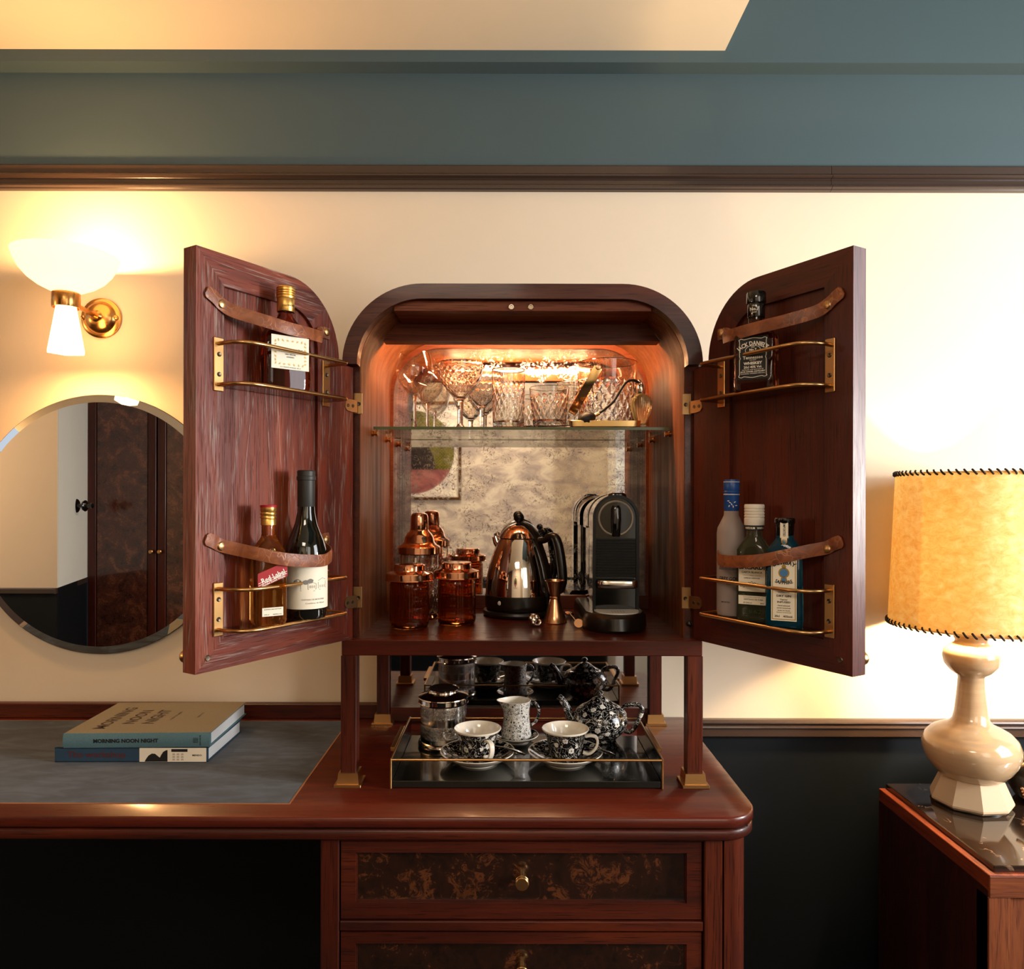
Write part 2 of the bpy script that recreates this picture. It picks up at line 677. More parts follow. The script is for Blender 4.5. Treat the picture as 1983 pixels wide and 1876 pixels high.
def china(name, bg, fg, fsc, style=0):
    """printed flower china: blossoms and scrolls on a ground"""
    m = mat(name, bg, 0.12, coat=0.7)
    n = N(m)
    v = n.coord((1, 1, 1))
    vo = n.new('ShaderNodeTexVoronoi')
    vo.inputs['Scale'].default_value = fsc
    n.link(v, vo.inputs['Vector'])
    d = vo.outputs['Distance']
    # petals: the rim of each blossom is scalloped by the angle about its centre
    sub = n.new('ShaderNodeVectorMath', operation='SUBTRACT')
    mul = n.new('ShaderNodeVectorMath', operation='SCALE')
    mul.inputs['Scale'].default_value = fsc
    n.link(v, mul.inputs[0])
    n.link(v, sub.inputs[0])
    n.link(vo.outputs['Position'], sub.inputs[1])
    sep = n.new('ShaderNodeSeparateXYZ')
    n.link(sub.outputs[0], sep.inputs[0])
    ang = n.math('ARCTAN2', sep.outputs['Z'], n.math('ADD', sep.outputs['X'], sep.outputs['Y']))
    pet = n.math('MULTIPLY', n.math('ABSOLUTE', n.math('SINE', n.math('MULTIPLY', ang, 3.0))), 0.09)
    dd = n.math('SUBTRACT', d, pet)
    if style == 0:
        blossom = n.ramp(dd, [(0.22, (1, 1, 1, 1)), (0.25, (0, 0, 0, 1))])
        heart = n.ramp(d, [(0.07, (1, 1, 1, 1)), (0.10, (0, 0, 0, 1))])
        ring = n.ramp(n.math('ABSOLUTE', n.math('SUBTRACT', d, 0.15)), [(0.008, (1, 1, 1, 1)), (0.02, (0, 0, 0, 1))])
        a = n.noise(v, fsc * 1.5, 1, 0.4, 1.6)
        scroll = n.ramp(n.math('ABSOLUTE', n.math('SUBTRACT', a, 0.5)), [(0.012, (1, 1, 1, 1)), (0.022, (0, 0, 0, 1))])
        vo2 = n.new('ShaderNodeTexVoronoi')
        vo2.inputs['Scale'].default_value = fsc * 2.7
        n.link(v, vo2.inputs['Vector'])
        leaf = n.ramp(vo2.outputs['Distance'], [(0.16, (1, 1, 1, 1)), (0.2, (0, 0, 0, 1))])
        leaf = n.math('MULTIPLY', leaf, n.ramp(n.noise(v, fsc * 2, 1), bw(0.52, 0.58)))
        f = n.math('MAXIMUM', n.math('MAXIMUM', blossom, n.math('MULTIPLY', scroll, 0.75)), n.math('MULTIPLY', leaf, 0.7))
        f = n.math('SUBTRACT', f, n.math('MAXIMUM', n.math('MULTIPLY', heart, 0.9), n.math('MULTIPLY', ring, 0.5)), clamp=True)
    else:
        ring = n.ramp(n.math('ABSOLUTE', n.math('SUBTRACT', dd, 0.17)), [(0.05, (1, 1, 1, 1)), (0.08, (0, 0, 0, 1))])
        a = n.noise(v, fsc * 1.3, 2, 0.5, 1.5)
        scroll = n.ramp(n.math('ABSOLUTE', n.math('SUBTRACT', a, 0.5)), [(0.02, (1, 1, 1, 1)), (0.035, (0, 0, 0, 1))])
        f = n.math('SUBTRACT', 1.0, n.math('MAXIMUM', ring, scroll), clamp=True)
    n.link(n.mix(f, bg, fg), n.b.inputs['Base Color'])
    return m


M['china'] = china('black_floral_china', c(14, 13, 14), c(222, 216, 204), 50)
M['china_pot'] = china('black_floral_china_pot', c(14, 13, 14), c(222, 216, 204), 46)
M['china_white'] = china('white_floral_china', c(24, 24, 26), c(214, 210, 202), 120, 1)
M['porcelain'] = mat('cream_porcelain', c(236, 226, 208), 0.1, coat=0.6)

# engraved bands on the silver canister
m = M['engraved'] = mat('engraved_band_silver', c(206, 198, 188), 0.14, 1.0)
n = N(m)
e = n.noise(n.coord((1, 1, 1)), 120, 4, 0.7, 2.5)
er = n.ramp(n.math('ABSOLUTE', n.math('SUBTRACT', e, 0.5)), [(0.02, (1, 1, 1, 1)), (0.05, (0, 0, 0, 1))])
sp = n.new('ShaderNodeSeparateXYZ')
n.link(n.coord(), sp.inputs[0])
band = n.math('ADD', n.ramp(sp.outputs['Z'], [(0.066, (0, 0, 0, 1)), (0.070, (1, 1, 1, 1)), (0.088, (1, 1, 1, 1)), (0.091, (0, 0, 0, 1))]),
              n.ramp(sp.outputs['Z'], [(0.022, (0, 0, 0, 1)), (0.026, (1, 1, 1, 1)), (0.046, (1, 1, 1, 1)), (0.050, (0, 0, 0, 1))]), clamp=True)
ef = n.math('MULTIPLY', er, band)
n.link(n.mix(ef, c(206, 198, 188), c(90, 84, 78)), n.b.inputs['Base Color'])
n.bump(ef, 0.5, 0.0005)


def plaster(name, col, col2=None, rough=0.75, sc=6.0, amt=1.0):
    m = mat(name, col, rough, spec=0.25)
    n = N(m)
    v = n.coord()
    f = n.noise(v, sc, 5, 0.6, 0.4)
    a = tuple(q * (1 - 0.06 * amt) for q in col[:3]) + (1,)
    n.link(n.mix(f, a, col2 or col), n.b.inputs['Base Color'])
    n.bump(n.noise(v, 160, 3), 0.12, 0.0008)
    return m


M['cream'] = plaster('cream_wall_paint', c(222, 207, 184))
M['teal'] = plaster('teal_wall_paint', c(72, 88, 92), rough=0.5)
M['navy'] = plaster('dark_navy_wall_paint', c(15, 20, 24), rough=0.5)
M['ceilcream'] = plaster('cream_ceiling_paint', c(232, 214, 184))
M['railpaint'] = mat('brown_moulding_paint', c(60, 46, 38), 0.3, coat=0.3)
M['carpet'] = plaster('dark_carpet', c(58, 48, 46), rough=0.95, sc=60)
M['white_wall'] = plaster('white_wall_paint', c(236, 234, 222))

m = M['suede'] = mat('blue_suede', c(60, 66, 74), 0.9, spec=0.15)
n = N(m)
v = n.coord((1, 1, 1), rot=(0, 0, R(28)))
st = n.coord((3.2, 11, 4), rot=(0, 0, R(35)))
a = n.noise(st, 2.4, 4, 0.55, 1.4)
b = n.noise(n.coord((4, 9, 4), rot=(0, 0, R(-50)), loc=(4, 2, 0)), 1.8, 3, 0.5, 1.0)
n.link(n.ramp(n.math('ADD', n.math('MULTIPLY', a, 0.6), n.math('MULTIPLY', b, 0.4)), [(0.38, c(34, 35, 38)), (0.5, c(46, 52, 60)), (0.62, c(62, 72, 86))]), n.b.inputs['Base Color'])
n.b.inputs['Sheen Weight'].default_value = 0.25
n.b.inputs['Sheen Roughness'].default_value = 0.4

# mirrors
M['mirror'] = metal('clear_mirror', (0.93, 0.93, 0.92, 1), 0.0)
m = M['bevelmirror'] = metal('bevelled_mirror_rim', (0.9, 0.9, 0.88, 1), 0.01)
m = M['antique'] = mat('antiqued_mirror', (0.8, 0.78, 0.74, 1), 0.03, 1.0)
n = N(m)
v = n.coord()
cloud = n.noise(n.coord((1, 1, 1.6)), 17, 5, 0.6, 0.8)
fx = n.noise(v, 80, 6, 0.75, 2.4)
base = n.ramp(cloud, [(0.36, (0.46, 0.42, 0.44, 1)), (0.5, (0.66, 0.60, 0.57, 1)), (0.62, (0.84, 0.80, 0.74, 1))])
spots = n.math('MULTIPLY', n.ramp(fx, bw(0.53, 0.58)), n.ramp(n.noise(v, 26, 3), bw(0.40, 0.56)))
n.link(n.mix(n.math('MULTIPLY', spots, 0.75), base, (0.16, 0.13, 0.12, 1)), n.b.inputs['Base Color'])
n.link(n.ramp(spots, [(0, (0.02,) * 3 + (1,)), (1, (0.25,) * 3 + (1,))]), n.b.inputs['Roughness'])

M['dimmedmirror'] = metal('dimmed_mirror', (0.45, 0.42, 0.42, 1), 0.03)  # dark reflection put into the tint of a plain mirror
# marble
m = M['marble'] = mat('black_brown_marble', c(30, 22, 18), 0.07, coat=0.5)
n = N(m)
v = n.coord()
vv = n.noise(v, 6, 4, 0.6, 1.6)
vein = n.ramp(n.math('ABSOLUTE', n.math('SUBTRACT', vv, 0.5)), [(0.0, (1, 1, 1, 1)), (0.006, (0, 0, 0, 1))])
vein = n.math('MULTIPLY', vein, n.ramp(n.noise(v, 11, 2), bw(0.5, 0.62)))
n.link(n.mix(vein, n.mix(n.noise(v, 14, 4), c(22, 15, 12), c(46, 32, 24)), c(150, 120, 96)), n.b.inputs['Base Color'])

# lamp shade: parchment that lets light through
m = bpy.data.materials.new('parchment_shade')
m.use_nodes = True
M['shade'] = m
n = N(m)
t = m.node_tree
t.nodes.remove(n.b)
v = n.coord()
mott = n.noise(n.coord((1, 1, 1.5)), 48, 6, 0.7, 0.6)
colr = n.ramp(mott, [(0.3, c(236, 204, 138)), (0.5, c(247, 226, 172)), (0.68, c(255, 244, 208))])
df = n.new('ShaderNodeBsdfDiffuse')
tl = n.new('ShaderNodeBsdfTranslucent')
n.link(colr, df.inputs[0])
n.link(colr, tl.inputs[0])
mx = n.new('ShaderNodeMixShader')
mx.inputs[0].default_value = 0.55
n.link(df.outputs[0], mx.inputs[1])
n.link(tl.outputs[0], mx.inputs[2])
n.link(mx.outputs[0], t.nodes['Material Output'].inputs['Surface'])

# opal glass
m = bpy.data.materials.new('opal_glass')
m.use_nodes = True
M['opal'] = m
n = N(m)
t = m.node_tree
n.b.inputs['Base Color'].default_value = c(250, 240, 222)
n.b.inputs['Roughness'].default_value = 0.25
n.b.inputs['Emission Color'].default_value = (1.0, 0.76, 0.46, 1)
n.b.inputs['Emission Strength'].default_value = 1.3
tl = n.new('ShaderNodeBsdfTranslucent')
tl.inputs[0].default_value = (1.0, 0.9, 0.74, 1)
mx = n.new('ShaderNodeMixShader')
mx.inputs[0].default_value = 0.6
n.link(n.b.outputs[0], mx.inputs[1])
n.link(tl.outputs[0], mx.inputs[2])
n.link(mx.outputs[0], t.nodes['Material Output'].inputs['Surface'])
M['opal_cone'] = M['opal'].copy()
M['opal_cone'].node_tree.nodes['Principled BSDF'].inputs['Emission Strength'].default_value = 11.0
M['opal_cone'].node_tree.nodes['Principled BSDF'].inputs['Emission Color'].default_value = (1.0, 0.60, 0.28, 1)
M['bulb'] = mat('lit_bulb', c(255, 240, 210), 0.3, emit=(1, 0.78, 0.45, 1), estr=12)
M['led'] = mat('lit_led_strip', c(255, 230, 190), 0.3, emit=(1, 0.66, 0.32, 1), estr=60)
m = M['cream_ceramic'] = mat('cream_glaze', c(222, 196, 158), 0.12, coat=0.8)
n = N(m)
n.link(n.mix(n.noise(n.coord((2, 2, 30)), 3, 3), c(184, 150, 112), c(210, 180, 142)), n.b.inputs['Base Color'])
M['matt_ceramic'] = mat('unglazed_cream_clay', c(204, 176, 142), 0.6)

# ------------------------------------------------------------------ room shell
WY = 478          # back wall face
g = G()
g.box(-3600, 2600, WY, WY + 100, -1320, -590, mi=2)
g.box(-3600, 2600, WY, WY + 100, -590, 820, mi=0)
g.box(-3600, 2600, WY, WY + 100, 820, 1095, mi=1)
struct('wall_back', g, [M['cream'], M['teal'], M['navy']], smooth=0)
g = G().box(-3600, 2600, 427, WY + 100, 1095, 2100)
struct('wall_upper', g, M['teal'], smooth=0)
g = G().box(-3600, 540, -3300, 427, 1125, 1700)
struct('ceiling', g, M['ceilcream'], smooth=0)
g = G().box(540, 2600, -3300, 500, 1900, 2000)
struct('ceiling_high', g, M['teal'], smooth=0)
g = G().box(-6200, 2800, -3400, 600, -1380, -1320)
struct('floor', g, M['carpet'], smooth=0)
# right wall with window opening
g = G()
g.box(2600, 2700, -3300, 600, -1320, -420, mi=1)
g.box(2600, 2700, -3300, 600, 1300, 2100)
g.box(2600, 2700, -100, 600, -420, 1300)
g.box(2600, 2700, -3300, -1750, -420, 1300)
struct('wall_right', g, [M['cream'], M['navy']], smooth=0)
g = G()
for (a, b, d, e) in ((-1750, -1700, -420, 1300), (-150, -100, -420, 1300), (-950, -900, -420, 1300), (-1750, -100, -420, -370), (-1750, -100, 1250, 1300)):
    g.box(2600, 2640, a, b, d, e)
struct('window_1', g, M['white_wall'], smooth=0)
# wall behind the camera, with its steps
g = G()
g.box(-1500, 700, -3100, -3000, -570, 2000, mi=0)
g.box(-1500, 700, -3100, -3000, -1320, -570, mi=1)
g.box(-6200, -2801, -2200, -2190, -570, 1300, mi=0)
g.box(-6200, -2801, -2200, -2190, -1320, -570, mi=1)
struct('wall_rear', g, [M['cream'], M['navy']], smooth=0)
g = G()
g.prism([(-2800, -2190), (-2970, -2815), (-3070, -2815), (-2900, -2200)], -570, 1300, 'xy', mi=0)
g.prism([(-2800, -2190), (-2970, -2815), (-3070, -2815), (-2900, -2200)], -1320, -570, 'xy', mi=1)
struct('wall_recess', g, [M['white_wall'], M['navy'], M['cream']], smooth=0)
g = G()
g.box(700, 800, -3100, -2600, -1320, 2000, mi=0)
g.box(820, 2600, -3200, -3000, -1320, 2000, mi=2)
struct('wall_far', g, [M['white_wall'], M['navy'], M['cream']], smooth=0)
g = G()
g.box(-6300, -6200, -2300, 600, -1320, 1300, mi=0)
g.box(-6200, -3600, WY, WY + 100, -1320, 1300, mi=0)
struct('wall_left', g, [M['white_wall'], M['navy'], M['cream']], smooth=0)
g = G()
g.box(-6200, -2795, -2190, -2165, -605, -571, bev=4)
g.prism([(-2795, -2165), (-2965, -2800), (-2990, -2800), (-2820, -2170)], -605, -571, 'xy')
struct('trim_2', g, M['railpaint'])

# picture rail with two beads, and chair rail
g = G()
prof = [(WY, 854), (WY - 10, 854), (WY - 14, 850), (WY - 14, 832), (WY - 18, 828), (WY - 22, 826), (WY - 22, 822), (WY - 12, 819), (WY - 10, 817), (WY - 12, 814),
        (WY - 13, 804), (WY - 18, 801), (WY - 21, 799), (WY - 21, 795), (WY - 14, 793), (WY - 12, 790), (WY, 789)]
g.prism([(p[0], p[1]) for p in prof], -3600, 825, 'yz')
g.prism([(p[0], p[1]) for p in prof], 826, 2600, 'yz')
struct('trim_1', g, M['railpaint'], smooth=20)
g = G()
prof = [(WY, -571), (WY - 14, -571), (WY - 20, -574), (WY - 22, -578), (WY - 18, -581), (WY - 16, -584), (WY - 22, -586), (WY - 23, -590), (WY - 20, -594), (WY - 20, -612), (WY - 16, -615), (WY, -615)]
g.prism(prof, 460, 2600, 'yz')
g.prism(prof, -3600, -1560, 'yz')
struct('trim_3', g, M['railpaint'], smooth=20)

# things of the room that only the mirrors show
t = thing('wardrobe', 'tall dark wardrobe with burl doors standing across the room, seen in the round mirror', 'wardrobe', W(-2200, -2830, -1320))
obj('carcass', G().box(-770, 700, -160, 0, 0, 2420), M['side_dark'], t)
for k in range(3):
    x0 = -768 + k * 490
    d = obj('door', G().box(x0, x0 + 486, 0, 18, 60, 2400, bev=2).box(x0 + 4, x0 + 60, 18, 28, 60, 2400, bev=2).box(x0 + 426, x0 + 482, 18, 28, 60, 2400, bev=2)
            .box(x0 + 60, x0 + 426, 18, 28, 60, 150, bev=2).box(x0 + 60, x0 + 426, 18, 28, 2320, 2400, bev=2), M['oak_dark_z'], t)
    obj('burl_panel', G().box(x0 + 66, x0 + 420, 17, 22, 156, 2310, bev=1), M['burl_far'], d)
    kx = x0 + (458 if k % 2 == 0 else 28)
    obj('knob', G().lathe([(0, 0), (7, 0), (7, 14), (15, 18), (16, 26), (12, 32), (0, 33)], 20, M=Matrix.Translation((kx, 28, 930)) @ Matrix.Rotation(R(-90), 4, 'X')), M['brass'], d)
t = thing('wall_hook', 'black double-disc wall hook on the white return wall, seen in the round mirror', 'hook', W(-2905, -2560, -66), R(-75))
g = G()
for zz, rr in ((0, 46),):
    g.lathe([(0, 0), (rr, 0), (rr, 6), (14, 14), (12, 46), (34, 54), (38, 64), (30, 72), (12, 78), (10, 96), (18, 102), (18, 112), (0, 116)], 24, M=Matrix.Rotation(R(-90), 4, 'X'))
obj('hook_disc', g, M['blackg'], t, rotz=R(-15))

t = thing('framed_picture', 'wood framed round print on the opposite wall, seen in the antiqued mirror', 'picture', W(-690, -3000, -22))
g = G()
g.box(-345, 345, 0, 22, 0, 20, bev=2).box(-345, 345, 0, 22, 680, 700, bev=2).box(-345, -325, 0, 22, 20, 680, bev=2).box(325, 345, 0, 22, 20, 680, bev=2)
obj('frame', g, metal('gilt_frame', c(120, 82, 40), 0.4), t)
obj('mount', G().box(-326, 326, 0, 10, 18, 682), M['paper'], t)
m = mat('round_print', c(150, 140, 60), 0.5)
n = N(m)
br = n.new('ShaderNodeTexBrick')
br.inputs['Scale'].default_value = 22
br.inputs['Color1'].default_value = c(140, 132, 44)
br.inputs['Color2'].default_value = c(120, 112, 30)
br.inputs['Mortar'].default_value = c(66, 62, 18)
br.inputs['Mortar Size'].default_value = 0.05
vv = n.coord(rot=(R(90), 0, 0))
n.link(vv, br.inputs['Vector'])
n.link(br.outputs['Color'], n.b.inputs['Base Color'])
circ = [(295 * math.cos(2 * math.pi * k / 64), 340 + 295 * math.sin(2 * math.pi * k / 64)) for k in range(64)]
obj('print', G().prism(circ, 10, 12), m, t, smooth=0)
seg = [(295 * math.cos(a), 340 + 295 * math.sin(a)) for a in [R(205 + 130 * k / 30) for k in range(31)]]
obj('print_ground', G().prism(seg, 12, 13), mat('pink_print', c(160, 96, 88), 0.6), t, smooth=0)
bust = [(-40 - 200 * math.cos(R(q)), 215 + 250 * math.sin(R(q))) for q in range(0, 181, 10)]
obj('print_figure', G().prism(bust, 12, 13.5), mat('dark_print', c(46, 36, 28), 0.6), t, smooth=0)

# ------------------------------------------------------------------ desk with pedestal
desk = thing('writing_desk', 'long mahogany desk with suede inlay and a drawer pedestal, under the open bar cabinet', 'desk', W(0, 0, -1320))
DZ = -561 + 1320          # desk top in local z


def rounded_right(x0, x1, y0, y1, r, n=14, r2=0):
    P = [(x0, y1), (x0, y0)]
    P += [(x1 - r + r * math.cos(a), y0 + r + r * math.sin(a)) for a in [R(-90 + 90 * k / n) for k in range(n + 1)]]
    P += [(x1, y1)]
    return P


def slab(x0, x1, y0, y1, z0, z1, r, bev=3):
    P = rounded_right(x0, x1, y0, y1, r)
    Q = rounded_right(x0, x1 - bev, y0 + bev, y1, r - bev)
    g = G()
    n = len(P)
    vs = [(*q, z0) for q in Q] + [(*p, z0 + bev) for p in P] + [(*p, z1 - bev) for p in P] + [(*q, z1) for q in Q]
    fs = [list(range(n))[::-1], [3 * n + i for i in range(n)]]
    for L in range(3):
        for i in range(n):
            j = (i + 1) % n
            fs.append([L * n + i, L * n + j, (L + 1) * n + j, (L + 1) * n + i])
    g.add(vs, fs)
    return g


obj('worktop', slab(-1700, 447, -137, 452, DZ - 20, DZ, 70), M['wood_top'], desk, smooth=50)
obj('edge_moulding', slab(-1700, 445, -135, 450, DZ - 42, DZ - 23, 68), M['wood_x'], desk, smooth=50)
obj('core', G().box(-1690, 425, -115, 440, DZ - 24, DZ - 19), M['side_dark'], desk)
obj('suede_inlay', G().box(-1660, -402, -81, 411, DZ, DZ + 0.6), M['suede'], desk, smooth=0)
g = G()
g.box(-1664, -399, -84.5, -81, DZ, DZ + 0.9).box(-402, -399, -81, 411, DZ, DZ + 0.9).box(-1664, -399, 411, 413, DZ, DZ + 0.9)
obj('inlay_stringing', g, mat('pale_stringing', c(150, 96, 60), 0.35), desk, smooth=0)
obj('upstand', G().box(-1700, -284, 430, 452, DZ, DZ + 37, bev=2), M['wood_x'], desk)
PF = -125  # pedestal front
obj('pedestal_back', G().box(-330, 410, -80, 440, 60, DZ - 42), M['side_dark'], desk)
obj('side_panel', G().box(-333, -311, -90, 440, 20, DZ - 42), M['oak_dark_z'], desk)
obj('side_panel', G().box(398, 419, -70, 440, 20, DZ - 42), M['wood_z'], desk)
obj('post', G().box(-333, -300, PF, PF + 40, 20, DZ - 42, bev=2), M['wood_z'], desk)
obj('post', G().box(345.5, 378, PF, PF + 40, 20, DZ - 42, bev=2), M['wood_z'], desk)
P = rounded_right(380.5, 422, PF, PF + 70, 26)
obj('corner_post', G().prism(P, 20, DZ - 42, 'xy'), M['wood_z'], desk, smooth=50)
obj('rail', G().box(-299, 344, PF + 1, PF + 30, DZ - 207, DZ - 190, bev=1.5), M['wood_x'], desk)
obj('rail', G().box(-299, 344, PF + 1, PF + 30, DZ - 366, DZ - 349, bev=1.5), M['wood_x'], desk)
obj('rail', G().box(-299, 344, PF + 1, PF + 30, DZ - 47, DZ - 42.5), M['wood_x'], desk)
for (z0, z1) in ((DZ - 186, DZ - 49), (DZ - 345, DZ - 210), (DZ - 504, DZ - 369)):
    A = [(-297, z0), (341, z0), (341, z1), (-297, z1)]
    B = [(-271, z0 + 28), (315, z0 + 28), (315, z1 - 20), (-271, z1 - 20)]
    g = G().strip(A, B, PF + 3, PF + 22, closed=True)
    d = obj('drawer', g, M['wood_x'], desk, smooth=20)
    obj('burl_panel', G().box(-272, 316, PF + 12, PF + 18, z0 + 27, z1 - 19), M['burl'], d)
    obj('panel_bead', G().strip(B, [(-269, z0 + 30), (313, z0 + 30), (313, z1 - 22), (-269, z1 - 22)], PF + 9, PF + 13, closed=True), M['wood_x'], d)
    MK = Matrix.Translation((23, PF + 12, (z0 + z1) / 2 + 3)) @ Matrix.Rotation(R(90), 4, 'X')
    obj('knob', G().lathe([(0, 0), (8, 0), (8, 16), (11, 18), (12, 20), (12, 22), (11, 23), (12, 24), (12, 28), (10.5, 30), (0, 30.4)], 28, M=MK), M['brass'], d)
obj('plinth', G().box(-320, 405, -90, 430, 0, 60), M['side_dark'], desk)

# ------------------------------------------------------------------ bar cabinet
cab = thing('bar_cabinet', 'arched mahogany bar cabinet on four brass-footed legs, its two doors wide open', 'cabinet', W(24.5, 0, -561))
CZ = 561  # local z of camera height


def arch(half, zb, zt, r, n=20):
    P = [(-half, zb)]
    P += [(-half + r - r * math.cos(a), zt - r + r * math.sin(a)) for a in [R(90 * k / n) for k in range(n + 1)]]
    P += [(half - r + r * math.sin(a), zt - r + r * math.cos(a)) for a in [R(90 * k / n) for k in range(n + 1)]]
    P += [(half, zb)]
    return P


Z = lambda z: z + CZ
o_, i_ = arch(349.5, Z(-278), Z(413), 156), arch(320.5, Z(-278), Z(384), 127)
obj('carcass', G().strip(o_, arch(322, Z(-278), Z(385.5), 128.5), 31, 428), M['wood_y'], cab, smooth=40)
obj('lining', G().strip(arch(322, Z(-278), Z(385.5), 128.5), i_, 33, 426), M['inner'], cab, smooth=40)
o2, i2 = arch(349.5, Z(257), Z(413), 156), arch(321, Z(257), Z(384), 127)
obj('arched_rim', G().strip(o2, i2, 0, 31), M['wood_x'], cab, smooth=40)
obj('cabinet_floor', G().box(-349.5, 349.5, 0, 430, Z(-308), Z(-278), bev=1.5), M['wood_top'], cab)
# back: mirror plate with wood round it
mi_ = arch(314, Z(-244), Z(369), 118)
obj('mirror_panel', G().prism(mi_, 407, 410), M['antique'], cab, smooth=0)
ob_, ib_ = arch(321, Z(-278), Z(384), 127), arch(313.5, Z(-244), Z(368.5), 117.5)
obj('back_frame', G().strip(ob_, ib_, 400, 427), M['inner_x'], cab, smooth=40)
obj('back_rail', G().box(-320, 320, 398, 428, Z(-278), Z(-244), bev=1), M['wood_x'], cab)
obj('back_board', G().prism(arch(330, Z(-300), Z(395), 130), 411, 428), M['side_dark'], cab, smooth=0)
# door stop board and valance with the lamp strip behind
obj('stop_board', G().box(-252, 252, 14, 124, Z(363), Z(383.5), bev=1), M['inner_x'], cab)
v_ = obj('valance', G().prism([(-292, Z(328)), (292, Z(328)), (262, Z(366)), (-262, Z(366))], 123, 163), M['inner_x'], cab, smooth=0)
for sx in (-19, 19):
    obj('magnet_catch', G().lathe([(0, 0), (6, 0), (6, 2), (5, 3), (3, 3), (2.5, 1.6), (0, 1.6)], 20, M=Matrix.Translation((sx - 3, 14, Z(371))) @ Matrix.Rotation(R(90), 4, 'X')), M['steel'], cab)
obj('lamp_strip', G().box(-190, 190, 163.5, 169, Z(350), Z(358)), M['led'], cab, smooth=0)
led = area('cabinet_led_light', W(24.5, 172, 352), W(24.5, 330, 120), 0.38, 0.012, 3.5, (1.0, 0.60, 0.28))
for k in range(5):
    point('cabinet_led_chip', W(24.5 - 170 + 85 * k, 181, 350), 1.3, (1.0, 0.58, 0.27), 0.007)
# legs and brass feet
for (lx, ly) in ((-336, 1), (336, 1), (-336, 386), (336, 386)):
    l = obj('leg', G().box(lx - 15, lx + 15, ly, ly + 31, 20, Z(-308), bev=1), M['wood_z'], cab)
    cy = ly + 15.5
    g = G()
    vs = [(lx - 21, cy - 21, 6), (lx + 21, cy - 21, 6), (lx + 21, cy + 21, 6), (lx - 21, cy + 21, 6),
          (lx - 19, cy - 19, 26), (lx + 19, cy - 19, 26), (lx + 19, cy + 19, 26), (lx - 19, cy + 19, 26)]
    g.add(vs, [[0, 1, 5, 4], [1, 2, 6, 5], [2, 3, 7, 6], [3, 0, 4, 7], [4, 5, 6, 7], [0, 3, 2, 1]])
    g.box(lx - 26, lx + 26, cy - 26, cy + 26, 0, 6, bev=0.8)
    obj('brass_foot', g, M['brass'], l, smooth=20)
obj('lower_mirror', G().box(-319, 319, 402, 405, 36, Z(-308)), M['dimmedmirror'], cab, smooth=0)
obj('lower_rail', G().box(-320, 320, 400, 420, 4, 37, bev=1), M['wood_x'], cab)
obj('lower_back', G().box(-320, 320, 406, 420, 36, Z(-308)), M['side_dark'], cab)
# glass shelf on brass pegs
obj('glass_shelf', G().box(-313, 313, 131, 388, Z(142), Z(148)), M['shelfglass'], cab, smooth=0)
obj('shelf_edge', G().box(-313, 313, 130, 131.2, Z(142), Z(148)), M['edgeglass'], cab, smooth=0)
for sx in (-1, 1):
    for y in (150, 325):
        p = obj('shelf_peg', G().lathe([(0, 0), (6, 0), (6, 4), (4.4, 5), (4.4, 8), (6, 9), (6, 13), (0, 13.5)], 18,
                M=Matrix.Translation((sx * 320, y, Z(135))) @ Matrix.Rotation(R(-90 * sx), 4, 'Y')), M['brass_lamp'], cab)
for z in (187, -196):
    for sx in (-1, 1):
        h = obj('hinge_plate', G().box(sx * 325 - 9, sx * 325 + 9, 28.6, 31.4, Z(z - 24), Z(z + 18), bev=0.8), M['brass_hinge'], cab)
        obj('hinge_screw', G().lathe([(0, 0), (4, 0), (3.4, 1.4), (1.5, 0.8), (0, 0.8)], 14, M=Matrix.Translation((sx * 323, 28.6, Z(z - 4))) @ Matrix.Rotation(R(90), 4, 'X')), M['screw'], h)
obj('door_buffer', G().ball((331, 28, Z(-250)), 6), M['blackg'], cab)


def smooth_path(pts, n=8, closed=False):
    """Catmull-Rom through pts"""
    P = [Vector(p) for p in pts]
    P = [P[0] * 2 - P[1]] + P + [P[-1] * 2 - P[-2]]
    out = []
    for i in range(1, len(P) - 2):
        for k in range(n):
            t = k / n
            a, b, d, e = P[i - 1], P[i], P[i + 1], P[i + 2]
            out.append(0.5 * ((2 * b) + (d - a) * t + (2 * a - 5 * b + 4 * d - e) * t * t + (3 * b - a - 3 * d + e) * t ** 3))
    out.append(P[-2])
    return out


def round_corner(a, b, d, r, n=6):
    a, b, d = Vector(a), Vector(b), Vector(d)
    u, w = (a - b).normalized(), (d - b).normalized()
    p, q = b + u * r, b + w * r
    return [p.lerp(b, k / n).lerp(b.lerp(q, k / n), k / n) for k in range(n + 1)]


DOORS = {}


